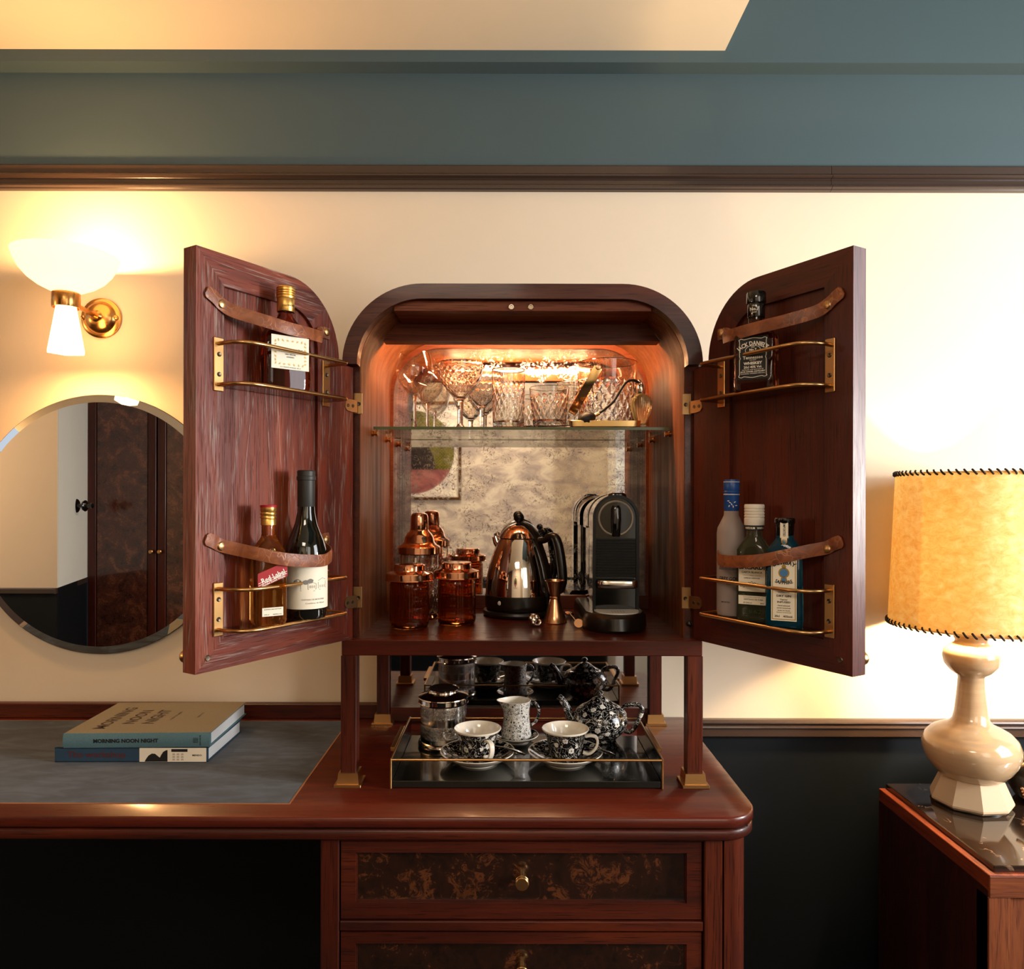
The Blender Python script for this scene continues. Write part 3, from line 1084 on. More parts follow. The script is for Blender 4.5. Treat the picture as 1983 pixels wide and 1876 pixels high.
def make_door(side):
    """door mesh in local (t along the leaf from the hinge, p towards the inside face side, z)"""
    sg = 1 if side == 'left' else -1
    if side == 'left':
        H, F = Vector((-307, 15)), Vector((-489, -280))
    else:
        H, F = Vector((361, 17)), Vector((532, -284))
    d = (F - H).normalized()
    ang = math.atan2(d.y, d.x)
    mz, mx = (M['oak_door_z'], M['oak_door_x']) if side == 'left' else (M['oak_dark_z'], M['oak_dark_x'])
    FL = lambda g: setattr(g, 'v', [Vector((v.x, v.y * sg, v.z)) for v in g.v]) or g
    K = 16
    outer = [(0, -278), (346, -278), (346, 391)] + [(158 - 120 * math.sin(R(90 * k / K)), 257 + 134 * math.cos(R(90 * k / K))) for k in range(K + 1)] + [(38, 252), (0, 252)]
    inner = [(92, -228), (294, -228), (294, 339)] + [(161 - 69 * math.sin(R(90 * k / K)), 269 + 70 * math.cos(R(90 * k / K))) for k in range(K + 1)] + [(92, 262), (92, 254)]
    n = len(outer)
    g = G()
    vs = [(a, 0, Z(b)) for a, b in outer] + [(a, 0, Z(b)) for a, b in inner] + [(a, -9, Z(b)) for a, b in inner] + [(a, -31, Z(b)) for a, b in outer]
    g.v = [Vector(v) for v in vs]
    for i in range(n):
        j = (i + 1) % n
        horiz = 1 if (i == 0 or 2 <= i <= 10) else 0
        g.f += [[i, j, n + j, n + i], [n + i, n + j, 2 * n + j, 2 * n + i], [i, 3 * n + i, 3 * n + j, j]]
        g.m += [horiz, 0, 0]
    g.f.append([3 * n + k for k in range(n)])
    g.m.append(0)
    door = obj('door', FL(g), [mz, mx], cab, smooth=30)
    door.location = ((H.x - 24.5) * MM, H.y * MM, 0)
    door.rotation_euler = (0, 0, ang)
    door['label'] = 'open leaf with a bottle of dark cognac, whisky and wine in its racks' if side == 'left' else 'open leaf with the blue gin bottle in its lower rack'
    bpy.context.view_layer.update()
    obj('inset_panel', FL(G().prism([(a, Z(b)) for a, b in inner], -7, -16)), mz, door, smooth=0)
    # brass galleries: two plates with two rods each, and a glass ledge
    for top in (254, -138):
        r1, r2 = top - 10, top - 75.5
        for t0 in (73, 306):
            pl = obj('rail_plate', FL(G().box(t0 - 9, t0 + 9, 0, 3, Z(top - 86), Z(top), bev=1)), M['brass'], door)
        for zz in (r1, r2):
            pth = [Vector((306, 1, Z(zz)))] + round_corner((306, 1, Z(zz)), (306, 58, Z(zz)), (73, 58, Z(zz)), 46, 8) + round_corner((306, 58, Z(zz)), (73, 58, Z(zz)), (73, 1, Z(zz)), 12, 5) + [Vector((73, 1, Z(zz)))]
            obj('brass_rod', FL(G().tube(pth, 3.3, 10)), M['brass'], door, smooth=60)
        gl = [(300, 2), (300, 20), (296, 36), (284, 48), (262, 54), (85, 54), (79, 50), (79, 2)]
        obj('glass_ledge', FL(G().prism(gl, Z(r2 - 3), Z(r2 + 1), 'xy')), M['smoke'], door, smooth=0)
        for t0 in (73, 306):
            for zs in (top - 27, top - 59):
                obj('screw', FL(G().lathe([(0, 3.2), (3.8, 3.2), (3.8, 3.8), (3.2, 4.4), (1.4, 3.8), (0, 3.8)], 14, M=Matrix.Translation((t0, 0, Z(zs))) @ Matrix.Rotation(R(-90), 4, 'X'))), M['screw'], door)
    obj('screw', FL(G().lathe([(0, 0), (5, 0), (4, 1), (0, 0.6)], 14, M=Matrix.Translation((324, 0, Z(-256))) @ Matrix.Rotation(R(-90), 4, 'X'))), M['screw'], door)
    # leather straps
    for k, (zr, path) in enumerate(STRAPS[side]):
        P = smooth_path([(a, b, Z(z)) for a, b, z in path], 6)
        w = [1.0] * len(P)
        w[0], w[1], w[2] = 0.55, 0.85, 1.0
        obj('leather_strap', FL(G().tube(P, w, 8, flat=(10.5, 1.6), up=(0, 0, 1))), M['leather'], door, smooth=45)
        for t0, zz in ((302, zr), (74, zr - 1)):
            obj('rivet', FL(G().lathe([(0, 2), (7.5, 2.4), (7.5, 4), (6, 6), (3, 7), (0, 7.3)], 18, M=Matrix.Translation((t0, 0.5, Z(zz))) @ Matrix.Rotation(R(-90), 4, 'X'))), M['brass_hinge'], door)
    # hinge leaves on the door face
    for z in (187, -196):
        h = [(-10, z - 22), (4, z - 22), (18, z - 20), (23, z - 14), (22, z - 4), (16, z + 2), (-10, z + 2)]
        obj('hinge_leaf', FL(G().prism([(a, Z(b)) for a, b in h], 0, 2)), M['brass_hinge'], door, smooth=0)
        for a in (2, 15):
            obj('screw', FL(G().lathe([(0, 2), (3.4, 2), (3, 2.8), (0, 2.4)], 12, M=Matrix.Translation((a, 0, Z(z - 10))) @ Matrix.Rotation(R(-90), 4, 'X'))), M['screw'], door)
    # outside knob near the free edge
    obj('door_knob', FL(G().lathe([(0, -31), (6, -31), (6, -42), (11, -45), (12, -49), (11, -54), (0, -55)], 22, M=Matrix.Translation((326, 0, Z(-258))) @ Matrix.Rotation(R(-90), 4, 'X'))), M['brass'], door)
    DOORS[side] = (H, d, Vector((-d.y, d.x)) * sg, ang)


STRAPS = {
    'left': [(308, [(330, 3.5, 324), (316, 3.5, 317), (302, 4, 308), (285, 12, 299), (250, 40, 288), (210, 56, 281), (165, 56, 281), (128, 44, 284), (112, 30, 289), (106, 14, 294), (96, 5, 300), (82, 3, 305), (66, 3, 305)]),
             (-80, [(330, 3.5, -66), (316, 3.5, -72), (302, 4, -79), (282, 20, -86), (262, 50, -94), (225, 72, -104), (160, 79, -110), (128, 70, -105), (115, 56, -100), (108, 36, -94), (98, 10, -86), (84, 3, -80), (66, 3, -78)])],
    'right': [(308, [(330, 3.5, 324), (316, 3.5, 317), (302, 4, 308), (285, 12, 299), (250, 40, 289), (210, 58, 284), (165, 62, 282), (128, 50, 284), (112, 34, 288), (106, 14, 294), (96, 5, 300), (82, 3, 305), (66, 3, 305)]),
              (-82, [(330, 3.5, -68), (316, 3.5, -73), (302, 4, -80), (282, 20, -86), (262, 50, -94), (225, 72, -104), (165, 72, -110), (130, 62, -110), (112, 48, -104), (106, 28, -96), (98, 10, -88), (84, 3, -80), (66, 3, -78)])],
}
make_door('left')
make_door('right')


def on_ledge(side, t, p, z):
    H, d, nn, ang = DOORS[side]
    q = H + d * t + nn * p
    return W(q.x, q.y, z)


# ------------------------------------------------------------------ bottles in the door racks
def ring_cap(h, r, n_groove=3):
    prof = [(0, 0), (r * 0.97, 0)]
    for k in range(n_groove):
        z = h * (0.18 + 0.2 * k)
        prof += [(r, z - 1.2), (r, z), (r * 0.94, z + 0.9), (r, z + 1.8)]
    prof += [(r, h * 0.82), (r * 0.95, h * 0.84), (r, h * 0.88), (r, h - 2), (r * 0.9, h), (0, h)]
    return prof


LB_UP, LB_LO = 254 - 75.5 + 1.2, -138 - 75.5 + 1.2
# cognac flask
b = thing('cognac_bottle', 'flat flask of dark cognac with gold cap and cream wreath label', 'bottle', on_ledge('left', 196, 32, LB_UP), R(40))
obj('glass_body', G().loft([(0, 36, 15, 5), (2, 39, 17, 5), (8, 41, 18, 5), (60, 41, 18.5, 5), (92, 40, 18, 5), (98, 38, 17, 4), (112, 26, 15, 3), (124, 14.5, 13, 2.2), (130, 12.5, 12.5, 2), (140, 12.2, 12.2, 2)], 40), M['cognac'], b)
obj('neck_foil', G().lathe([(14, 0), (14.6, 1), (14.6, 22), (14, 23)], 28, M=Matrix.Translation((0, 0, 134))), M['goldcap'], b)
obj('cap', G().lathe(ring_cap(20, 15.6), 28, M=Matrix.Translation((0, 0, 157))), M['goldcap'], b)
L = obj('label', G().box(-33, 33, -19.6, -18.9, 34, 90, bev=0), M['paper'], b)
g = G()
for a in range(0, 360, 14):
    x, z = 27 * math.cos(R(a)), 62 + 22 * math.sin(R(a))
    x = 28.5 * max(-0.92, min(0.92, 1.25 * math.cos(R(a))))
    z = 62 + 22 * max(-0.9, min(0.9, 1.25 * math.sin(R(a))))
    T = Matrix.Translation((x, -20.0, z)) @ Matrix.Rotation(R(a * 2.2), 4, 'Y')
    g.add([(-2.6, 0, -0.8), (0, 0, -1.5), (2.6, 0, 0.6), (0, 0, 1.5)], [[0, 1, 2, 3]], M=T)
obj('wreath_print', g, M['goldprint'], L, smooth=0, fix=False)
g = G()
put_text(g, 'HENNESSY', 5.2, flat_at(0, 64, -20.1), 0.15, width=42)
put_text(g, 'VERY SPECIAL', 2.2, flat_at(0, 58, -20.1), 0.05)
put_text(g, 'COGNAC', 2.2, flat_at(0, 53.5, -20.1), 0.05)
put_text(g, '20 cl   PRODUCT OF FRANCE   40% vol', 1.5, flat_at(0, 36.5, -20.1), 0.03)
obj('lettering', g, M['ink'], L, smooth=0, fix=False)
g = G()
put_text(g, 'Hennessy', 4.2, lambda u, v: round_at(15.0, 0, 0)(u, v)[:2] + (142 + v + 0.12 * u,), 0.05)
obj('signature', g, M['ink'], b, smooth=0, fix=False)

# whisky with red cap and slanting red label
b = thing('whisky_bottle', 'square bottle of amber whisky with gold cap and slanting red label', 'bottle', on_ledge('left', 233, 33, LB_LO), R(34))
obj('glass_body', G().loft([(0, 20, 20, 5), (2, 24, 24, 6), (8, 26, 26, 6), (112, 26, 26, 6), (122, 24.5, 24.5, 4), (134, 19, 19, 2.6), (144, 12.8, 12.8, 2), (150, 11, 11, 2), (168, 10.6, 10.6, 2)], 40), M['whisky'], b)
obj('cap', G().lathe([(0, 0), (12.6, 0), (12.6, 9), (12.1, 10), (13, 11), (13, 14), (12.2, 15.5), (13, 17), (13, 20), (12.2, 21.5), (13, 23), (13, 29), (0, 29)], 28, M=Matrix.Translation((0, 0, 165))), M['goldcap'], b)
obj('cap_top', G().lathe([(0, 0), (13.2, 0), (13.2, 3), (12.4, 4), (0, 4)], 28, M=Matrix.Translation((0, 0, 194))), M['redink'], b)
til = R(22)
L = obj('label', G().add([(-24, -26.7, 62), (24, -26.7, 81), (24, -26.7, 106), (-24, -26.7, 87)], [[0, 1, 2, 3]]), M['redink'], b, smooth=0, fix=False)
g = G()
put_text(g, 'Red Label', 8.5, flat_at(2, 78, -27.0, til), 0.25, width=40)
put_text(g, 'Blended Scotch Whisky', 3.0, flat_at(2, 73, -27.0, til), 0.1, width=40)
for off in (0.0, 3.6):
    g.add([(-23, -27.0, 66.8 + off), (23, -27.0, 85 + off), (23, -27.0, 85.9 + off), (-23, -27.0, 67.7 + off)], [[0, 1, 2, 3]])
obj('lettering', g, M['white'], L, smooth=0, fix=False)
L = obj('band_label', G().box(-17, 17, -27, -26.3, 17, 31), M['paper'], b)
g = G()
put_text(g, 'BLENDED AND BOTTLED', 1.6, flat_at(0, 27.5, -27.2), 0.03, width=28)
put_text(g, '70cl    40%vol', 1.6, flat_at(0, 19, -27.2), 0.03, width=28)
obj('lettering', g, M['ink'], L, smooth=0, fix=False)
obj('gold_crest', G().lathe([(0, 0), (6, 0.2), (5, 1), (0, 1.4)], 8, M=Matrix.Translation((0, -25, 122)) @ Matrix.Rotation(R(75), 4, 'X')), M['gold'], b)

# wine
b = thing('wine_bottle', 'dark wine bottle with black capsule and cream house drawing label', 'bottle', on_ledge('left', 155, 38, LB_LO), R(24))
obj('glass_body', G().lathe([(0, 2), (28, 0), (33, 2), (36, 8), (36.3, 110), (35, 122), (31, 136), (25, 150), (19, 166), (15.5, 184), (14.4, 200), (14, 230)], 48), M['winegl'], b)
obj('capsule', G().lathe([(14.6, 194), (15.0, 195), (15.0, 240), (16.2, 241), (16.4, 247), (15.4, 248), (15.6, 256), (14, 258), (0, 258.5)], 32), mat('matt_black_capsule', c(40, 38, 34), 0.5), b)
seg = 24
ang = R(88)
vs = [(36.7 * math.sin(-ang + 2 * ang * k / seg), -36.7 * math.cos(-ang + 2 * ang * k / seg), z) for z in (20, 98) for k in range(seg + 1)]
L = obj('label', G().add(vs, [[k, k + 1, seg + 2 + k, seg + 1 + k] for k in range(seg)]), M['paper'], b, fix=False)
g = G()
put_text(g, 'CHÂTEAU DE MONTFRIN', 2.6, round_at(36.95, R(12), 35), 0.03, width=42)
put_text(g, 'Costières de Nîmes', 2.6, round_at(36.95, R(18), 29), 0.02, width=36)
obj('lettering', g, M['greyink'], L, smooth=0, fix=False)
g = G()


def hpoly(pts):
    n = len(pts)
    g.add([round_at(36.95, 0, 0)(u, v) for u, v in pts], [list(range(n))])


def hline(pts, w=0.35):
    for (a, b_), (d_, e_) in zip(pts, pts[1:]):
        q = Vector((d_ - a, e_ - b_))
        q = Vector((-q.y, q.x)).normalized() * w
        hpoly([(a - q.x, b_ - q.y), (d_ - q.x, e_ - q.y), (d_ + q.x, e_ + q.y), (a + q.x, b_ + q.y)])


for cx, cz, r in ((-20, 66, 7), (-6, 66, 5), (2, 68, 5)):
    hpoly([(cx + r * math.cos(a) * (1 + 0.15 * math.sin(5 * a)), cz + 0.8 * r * math.sin(a)) for a in [2 * math.pi * k / 14 for k in range(14)]])
hline([(-30, 56), (-14, 52), (8, 51), (20, 53), (36, 55)])
hline([(-28, 60), (-14, 60), (-14, 54)])
hline([(-2, 63), (-2, 54), (12, 54), (12, 63), (5, 66), (-2, 63)])
hline([(16, 65), (16, 55), (34, 56), (34, 66), (16, 65)])
hline([(16, 68), (25, 72), (34, 69)])
for x in (0.5, 4, 8, 19, 24, 29):
    hline([(x, 56), (x, 60), (x + 1.6, 60), (x + 1.6, 56)], 0.25)
obj('house_drawing', g, M['greyink'], L, smooth=0, fix=False)

# square black label whiskey on the right door
b = thing('whiskey_bottle', 'square bottle of brown whiskey with black cap and black label', 'bottle', on_ledge('right', 184, 33, LB_UP), R(-32))
obj('glass_body', G().loft([(0, 31, 19, 6), (2, 34, 21, 7), (8, 35, 22, 8), (26, 35, 22, 8), (27, 34, 21.4, 8), (94, 34.4, 21.6, 8), (100, 33, 21, 6), (106, 27, 19, 4), (112, 16, 14, 2.5), (118, 13, 13, 2.2), (136, 13, 13, 2.1), (146, 13, 13, 2)], 44), M['bourbon'], b)
obj('cap', G().lathe([(14.0, 128), (14.4, 129), (14.6, 150), (14.2, 152), (16.0, 153), (16.4, 155), (16.4, 169), (15.4, 172), (0, 172.6)], 32), M['blackg'], b)
g = G()
put_text(g, 'OLD', 2.6, round_at(14.9, 0, 146), 0.1)
put_text(g, 'No.7', 5.5, round_at(14.9, 0, 139), 0.25)
put_text(g, 'BRAND', 1.8, round_at(14.9, 0, 135), 0.05)
obj('cap_lettering', g, M['white'], b, smooth=0, fix=False)
L = obj('label', G().box(-25, 25, -22.8, -21.9, 20, 93, bev=0.3), M['blacklabel'], b)
g = G()
y = -23.1
put_text(g, "JACK DANIEL'S", 7.0, arc_at(0, 78, y, 34), 0.3, width=50)
put_text(g, 'OLD', 2.0, flat_at(0, 74, y), 0.08)
put_text(g, 'No.7', 4.0, flat_at(0, 68.5, y), 0.2)
put_text(g, 'BRAND', 1.7, flat_at(0, 65.5, y), 0.05)
put_text(g, 'Tennessee', 5.4, flat_at(0, 55, y), 0.15, width=33)
put_text(g, 'SOUR MASH', 1.4, flat_at(0, 52.2, y), 0.04)
put_text(g, 'WHISKEY', 4.4, flat_at(0, 45.6, y), 0.25, width=31)
put_text(g, '20cl 40% Vol.', 4.0, flat_at(0, 39.4, y), 0.12, width=30)
put_text(g, 'DISTILLED AND BOTTLED BY', 1.5, flat_at(0, 36.2, y), 0.04, width=36)
put_text(g, 'JACK DANIEL DISTILLERY', 2.2, flat_at(0, 32.6, y), 0.1, width=41)
put_text(g, 'LYNCHBURG, TENNESSEE 37352 U.S.A.', 1.5, flat_at(0, 29.6, y), 0.05, width=40)
obj('lettering', g, M['white'], L, smooth=0, fix=False)
g = G()


def scroll_frame(w, z0, z1, t=0.45):
    pts = [(-w, z0 + 5), (-w - 1.5, z0 + 2), (-w + 3, z0), (-w + 8, z0 + 1.5), (0, z0 - 0.5), (w - 8, z0 + 1.5), (w - 3, z0), (w + 1.5, z0 + 2), (w, z0 + 5),
           (w, (z0 + z1) / 2 - 4), (w - 1.5, (z0 + z1) / 2), (w, (z0 + z1) / 2 + 4), (w, z1 - 5), (w + 1.5, z1 - 2), (w - 3, z1), (w - 8, z1 - 1.5), (0, z1 + 0.5),
           (-w + 8, z1 - 1.5), (-w + 3, z1), (-w - 1.5, z1 - 2), (-w, z1 - 5), (-w, (z0 + z1) / 2 + 4), (-w + 1.5, (z0 + z1) / 2), (-w, (z0 + z1) / 2 - 4), (-w, z0 + 5)]
    P = smooth_path([(a, y, z) for a, z in pts], 3)
    for A, B in zip(P, P[1:]):
        q = Vector((-(B - A).z, 0, (B - A).x))
        if q.length < 1e-6:
            continue
        q = q.normalized() * t
        g.add([A - q, B - q, B + q, A + q], [[0, 1, 2, 3]])


scroll_frame(22.0, 24, 90)
for k in range(28):
    a0, a1 = 2 * math.pi * k / 28, 2 * math.pi * (k + 0.8) / 28
    g.add([(12 * math.cos(a0), y, 70 + 7 * math.sin(a0)), (12 * math.cos(a1), y, 70 + 7 * math.sin(a1)), (13 * math.cos(a1), y, 70 + 7.8 * math.sin(a1)), (13 * math.cos(a0), y, 70 + 7.8 * math.sin(a0))], [[0, 1, 2, 3]])
obj('label_scrollwork', g, M['white'], L, smooth=0, fix=False)

# frosted vodka
b = thing('vodka_bottle', 'slim frosted vodka bottle with a tall blue capsule, behind the white-capped rum', 'bottle', on_ledge('right', 123, 27, LB_LO), R(-20))
obj('glass_body', G().lathe([(0, 1), (19, 0), (24, 3), (25.5, 10), (25.5, 148), (24, 158), (18, 170), (13.5, 180), (12.6, 192), (12.6, 210)], 40), M['frosted'], b)
obj('capsule', G().lathe([(12.9, 188), (13.3, 189), (13.3, 216), (14.0, 218), (13.2, 220), (14.0, 222), (13.2, 224), (14, 226), (14, 238), (13.0, 240), (13.6, 241), (13, 244), (0, 244.5)], 30), M['bluecap'], b)
for z in (217, 239.5):
    vs = [(14.15 * math.sin(2 * math.pi * k / 30), -14.15 * math.cos(2 * math.pi * k / 30), z + q) for q in (0, 1) for k in range(30)]
    obj('capsule_line', G().add(vs, [[k, (k + 1) % 30, 30 + (k + 1) % 30, 30 + k] for k in range(30)]), M['white'], b, fix=False)
g = G()
for k, (a, z) in enumerate(((-20, 206), (-8, 203), (4, 200), (15, 196), (-14, 197), (28, 204), (40, 198))):
    T = Matrix.Rotation(R(a), 4, 'Z') @ Matrix.Translation((0, -13.7, z)) @ Matrix.Rotation(R(30 * k), 4, 'Y')
    g.add([(-2.6, 0, 0), (0, 0, 1), (2.8, 0, 0.2), (0, 0, -0.8)], [[0, 1, 2, 3]], M=T)
tag(obj('capsule_print', g, M['white'], b, smooth=0, fix=False), kind='stuff')
g = G()
for k in range(7):
    a = -50 + 14 * k
    P = [round_at(25.8, R(a), 0)(0, 84), round_at(25.8, R(a + 15), 0)(0, 84), round_at(25.8, R(a + 15), 0)(0, 97 + 9 * math.sin(k * 1.7)), round_at(25.8, R(a), 0)(0, 97 + 9 * math.sin((k - 1) * 1.7))]
    g.add(P, [[0, 1, 2, 3]])
obj('mountain_print', g, mat('grey_mauve_print', c(110, 98, 112), 0.5), b, smooth=0, fix=False)
g = G()
put_text(g, 'GREY GOOSE', 6, round_at(25.9, 0, 66), 0.2, width=44)
put_text(g, 'VODKA', 3, round_at(25.9, 0, 58), 0.1)
put_text(g, 'IMPORTED', 2.4, round_at(25.9, R(-20), 26), 0.05)
obj('lettering', g, M['ink'], b, smooth=0, fix=False)

# white rum
b = thing('rum_bottle', 'clear greenish rum bottle with white ridged cap, between vodka and blue gin', 'bottle', on_ledge('right', 180, 32, LB_LO), R(-30))
obj('glass_body', G().loft([(0, 23, 15, 4), (2, 26, 17, 4), (8, 28, 18.5, 4.5), (112, 28, 18.5, 4.5), (122, 28, 19, 4), (134, 21, 16, 3), (144, 14, 13, 2.2), (150, 12.6, 12.6, 2), (166, 12.4, 12.4, 2)], 40), M['clearbottle'], b)
obj('cap', G().lathe([(0, 0), (16.4, 0), (16.8, 1), (16.8, 12), (15.8, 13), (16.8, 14.5), (16.8, 17), (15.8, 18), (16.8, 19.5), (16.8, 22), (15.8, 23), (16.8, 24.5), (16.8, 27), (15.8, 28), (16.8, 29.5), (16.8, 34), (15.8, 36), (0, 36.5)], 32, M=Matrix.Translation((0, 0, 164.5))), M['whitecap'], b)
L = obj('neck_band', G().lathe([(14.6, 156), (15.0, 156.4), (15.0, 163.6), (14.6, 164)], 30), M['blacklabel'], b)
g = G()
put_text(g, 'WHITE RUM', 3.4, round_at(15.3, R(-22), 158.3), 0.15, width=20)
put_text(g, 'WHITE RUM', 3.4, round_at(15.3, R(66), 158.3), 0.15, width=20)
obj('lettering', g, M['white'], L, smooth=0, fix=False)
L = obj('label', G().box(-22, 22, -19.7, -18.9, 52, 100), M['paper'], b)
g = G()
put_text(g, 'BACARDI', 7.0, flat_at(0, 90, -19.9), 0.35, width=42)
put_text(g, 'CARTA BLANCA', 3.0, flat_at(0, 83.5, -19.9), 0.12, width=34)
put_text(g, 'ORIGINAL', 1.2, flat_at(0, 79, -19.9), 0.03)
put_text(g, 'SUPERIOR WHITE RUM', 1.9, flat_at(0, 74, -19.9), 0.06, width=26)
g.add([(-15, -19.9, 79.4), (-5, -19.9, 79.4), (-5, -19.9, 79.8), (-15, -19.9, 79.8)], [[0, 1, 2, 3]])
g.add([(5, -19.9, 79.4), (15, -19.9, 79.4), (15, -19.9, 79.8), (5, -19.9, 79.8)], [[0, 1, 2, 3]])
for k in range(9):
    a = -18 + 4.5 * k
    P = [(a + 2.2 * math.cos(q), -19.9, 64 + 3 * math.sin(q) + 2.5 * math.cos(k - 4)) for q in [R(36 * j) for j in range(10)]]
    Q = [(a + 1.6 * math.cos(q), -19.9, 64 + 2.3 * math.sin(q) + 2.5 * math.cos(k - 4)) for q in [R(36 * j) for j in range(10)]]
    g.add(P + Q, [[j, (j + 1) % 10, 10 + (j + 1) % 10, 10 + j] for j in range(10)])
obj('lettering', g, M['ink'], L, smooth=0, fix=False)
L = obj('lower_label', G().box(-22, 23, -20, -19.2, 30, 45), M['paper'], b)
g = G()
put_text(g, 'SANTIAGO DE CUBA', 2.6, flat_at(3, 37.5, -20.2), 0.08, width=32)
put_text(g, 'REGISTERED TRADEMARK OF BACARDI & COMPANY LIMITED', 1.1, flat_at(3, 42, -20.2), 0.02, width=34)
put_text(g, '37.5%vol            20cl', 2.2, flat_at(3, 32, -20.2), 0.05, width=34)
obj('lettering', g, M['ink'], L, smooth=0, fix=False)
g = G()
put_text(g, '1862', 7, flat_at(2, 15, -19.5), 0.1, width=26)
obj('embossed_year', g, mat('embossed_green_glass', c(52, 62, 40), 0.2), b, smooth=0, fix=False)

# blue gin
b = thing('gin_bottle', 'blue square gin bottle with black cap and tall cream label', 'bottle', on_ledge('right', 244, 32, LB_LO), R(-24))
obj('glass_body', G().loft([(0, 26, 17, 5), (2, 28, 19, 5), (8, 29.5, 20, 6), (118, 27.5, 19.5, 6), (128, 25.5, 18.5, 4.5), (138, 19, 15.5, 3), (145, 14, 13, 2.2), (166, 12.6, 12.6, 2)], 40), M['bluebottle'], b)
obj('cap', G().lathe([(13.6, 150), (14.2, 151), (14.6, 168), (15.4, 169), (16.4, 171), (16.4, 177), (15, 179), (0, 179.4)], 30), M['blackg'], b)
L = obj('label', G().box(-19.5, 19.5, -21, -19.9, 12, 122), M['paper'], b)
g = G()
for (a0, a1, b0, b1) in ((-18, -16.8, 14, 120), (16.8, 18, 14, 120), (-16.8, 16.8, 14, 15.2), (-16.8, 16.8, 118.8, 120)):
    g.add([(a0, -21.15, b0), (a1, -21.15, b0), (a1, -21.15, b1), (a0, -21.15, b1)], [[0, 1, 2, 3]])
for cz, r in ((90, 8.5), (100, 3.5), (79, 5)):
    P = [(r * math.cos(2 * math.pi * j / 24), -21.15, cz + r * math.sin(2 * math.pi * j / 24)) for j in range(24)]
    g.add(P, [list(range(24))])
obj('gold_print', g, M['goldprint'], L, smooth=0, fix=False)
g = G()
for cz, r in ((90, 6.3), (79, 3.2)):
    P = [(r * math.cos(2 * math.pi * j / 24), -21.3, cz + r * math.sin(2 * math.pi * j / 24)) for j in range(24)]
    g.add(P, [list(range(24))])
obj('blue_seal', g, M['crystalblue'], L, smooth=0, fix=False)
g = G()
y = -21.4
put_text(g, 'BOMBAY', 6.5, arc_at(0, 104, y, 30), 0.3, width=33)
put_text(g, 'SAPPHIRE', 5.6, arc_at(0, 71.5, y, -34), 0.25, width=29)
put_text(g, 'LONDON', 2.6, flat_at(0, 58, y), 0.08)
put_text(g, 'DRY GIN', 3.2, flat_at(0, 51, y), 0.15, width=22)
put_text(g, 'Vapour', 2.8, flat_at(0, 45.5, y), 0.05)
put_text(g, 'INFUSED', 2.8, flat_at(0, 41.2, y), 0.1, width=20)
put_text(g, 'Hand selected', 2.3, flat_at(0, 35.8, y), 0.03)
put_text(g, 'exotic botanicals', 2.2, flat_at(0, 32, y), 0.03)
put_text(g, 'FROM 1761 RECIPE', 1.6, flat_at(0, 28, y), 0.03)
put_text(g, 'PRODUCT OF ENGLAND', 1.4, flat_at(0, 25, y), 0.02)
put_text(g, '20cl    40%vol.', 3.2, flat_at(0, 18, y), 0.1, width=28)
obj('lettering', g, M['ink'], L, smooth=0, fix=False)
L = obj('neck_seal', G().box(-6.2, 6.2, -15.7, -14.7, 146, 172, bev=1).box(-4.5, 4.5, -16, -14.8, 138, 148, bev=1), M['paper'], b)
g = G()
put_text(g, 'IMPORTED', 3.6, lambda u, v: (v - 1.6, -16.1, 159 - u), 0.08, width=20)
obj('lettering', g, M['ink'], L, smooth=0, fix=False)
obj('seal_gem', G().lathe([(0, 0), (4.4, 0), (4.4, 1), (2.8, 1.6), (0, 2)], 16, M=Matrix.Translation((0, -15.6, 140)) @ Matrix.Rotation(R(90), 4, 'X')), [M['goldprint']], b)
obj('seal_gem', G().lathe([(0, 0), (2.6, 0), (0, 1.4)], 16, M=Matrix.Translation((0, -17.2, 140)) @ Matrix.Rotation(R(90), 4, 'X')), [M['crystalblue']], b)

# ------------------------------------------------------------------ glassware on the glass shelf
SZ = 148.3


def cut_warp(z0, z1, nd, depth, pitch):
    def f(r, z, a):
        if z < z0 or z > z1:
            return r
        u = a * nd / (2 * math.pi)
        w = z / pitch
        p = abs(((u + w) % 1.0) - 0.5)
        q = abs(((u - w) % 1.0) - 0.5)
        groove = max(0.0, 1 - 5.0 * min(p, q))
        k = min(1.0, (z - z0) / 4, (z1 - z) / 4)
        return r - depth * groove * k
    return f


def crystal_glass(name, label, outer, inner, loc, z0, z1, nd, pitch, seg=96, group=None):
    b = thing(name, label, 'glass', loc, 0, group)

    def dense(P, step=2.2):
        o = [P[0]]
        for A, B in zip(P, P[1:]):
            n = max(1, int(math.hypot(B[0] - A[0], B[1] - A[1]) / step))
            for k in range(1, n + 1):
                o.append((A[0] + (B[0] - A[0]) * k / n, A[1] + (B[1] - A[1]) * k / n))
        return o
    w = cut_warp(z0, z1, nd, 1.1, pitch)
    g = G().lathe(dense(outer), seg, warp=w)
    g2 = G().lathe(inner, seg // 2)
    obj('cut_outer_wall', G().add(g.v, g.f), M['crystal'], b, smooth=25)
    return b, g2


def closed_glass(name, label, prof, loc, warp=None, seg=72, mt=None, group=None, cat='glass'):
    """one closed wall: prof runs up the outside and down the inside"""
    b = obj(name, G().lathe(prof, seg, warp=warp), mt or M['crystal'], None, smooth=28)
    b.location = loc
    return tag(b, label, cat, group)


def densify(P, step=2.4):
    o = [P[0]]
    for A, B in zip(P, P[1:]):
        n = max(1, int(math.hypot(B[0] - A[0], B[1] - A[1]) / step))
        for k in range(1, n + 1):
            o.append((A[0] + (B[0] - A[0]) * k / n, A[1] + (B[1] - A[1]) * k / n))
    return o


def outer_only(P, w):
    """cuts only on the outside profile (inner radii are passed negative-tagged by index)"""
    return w


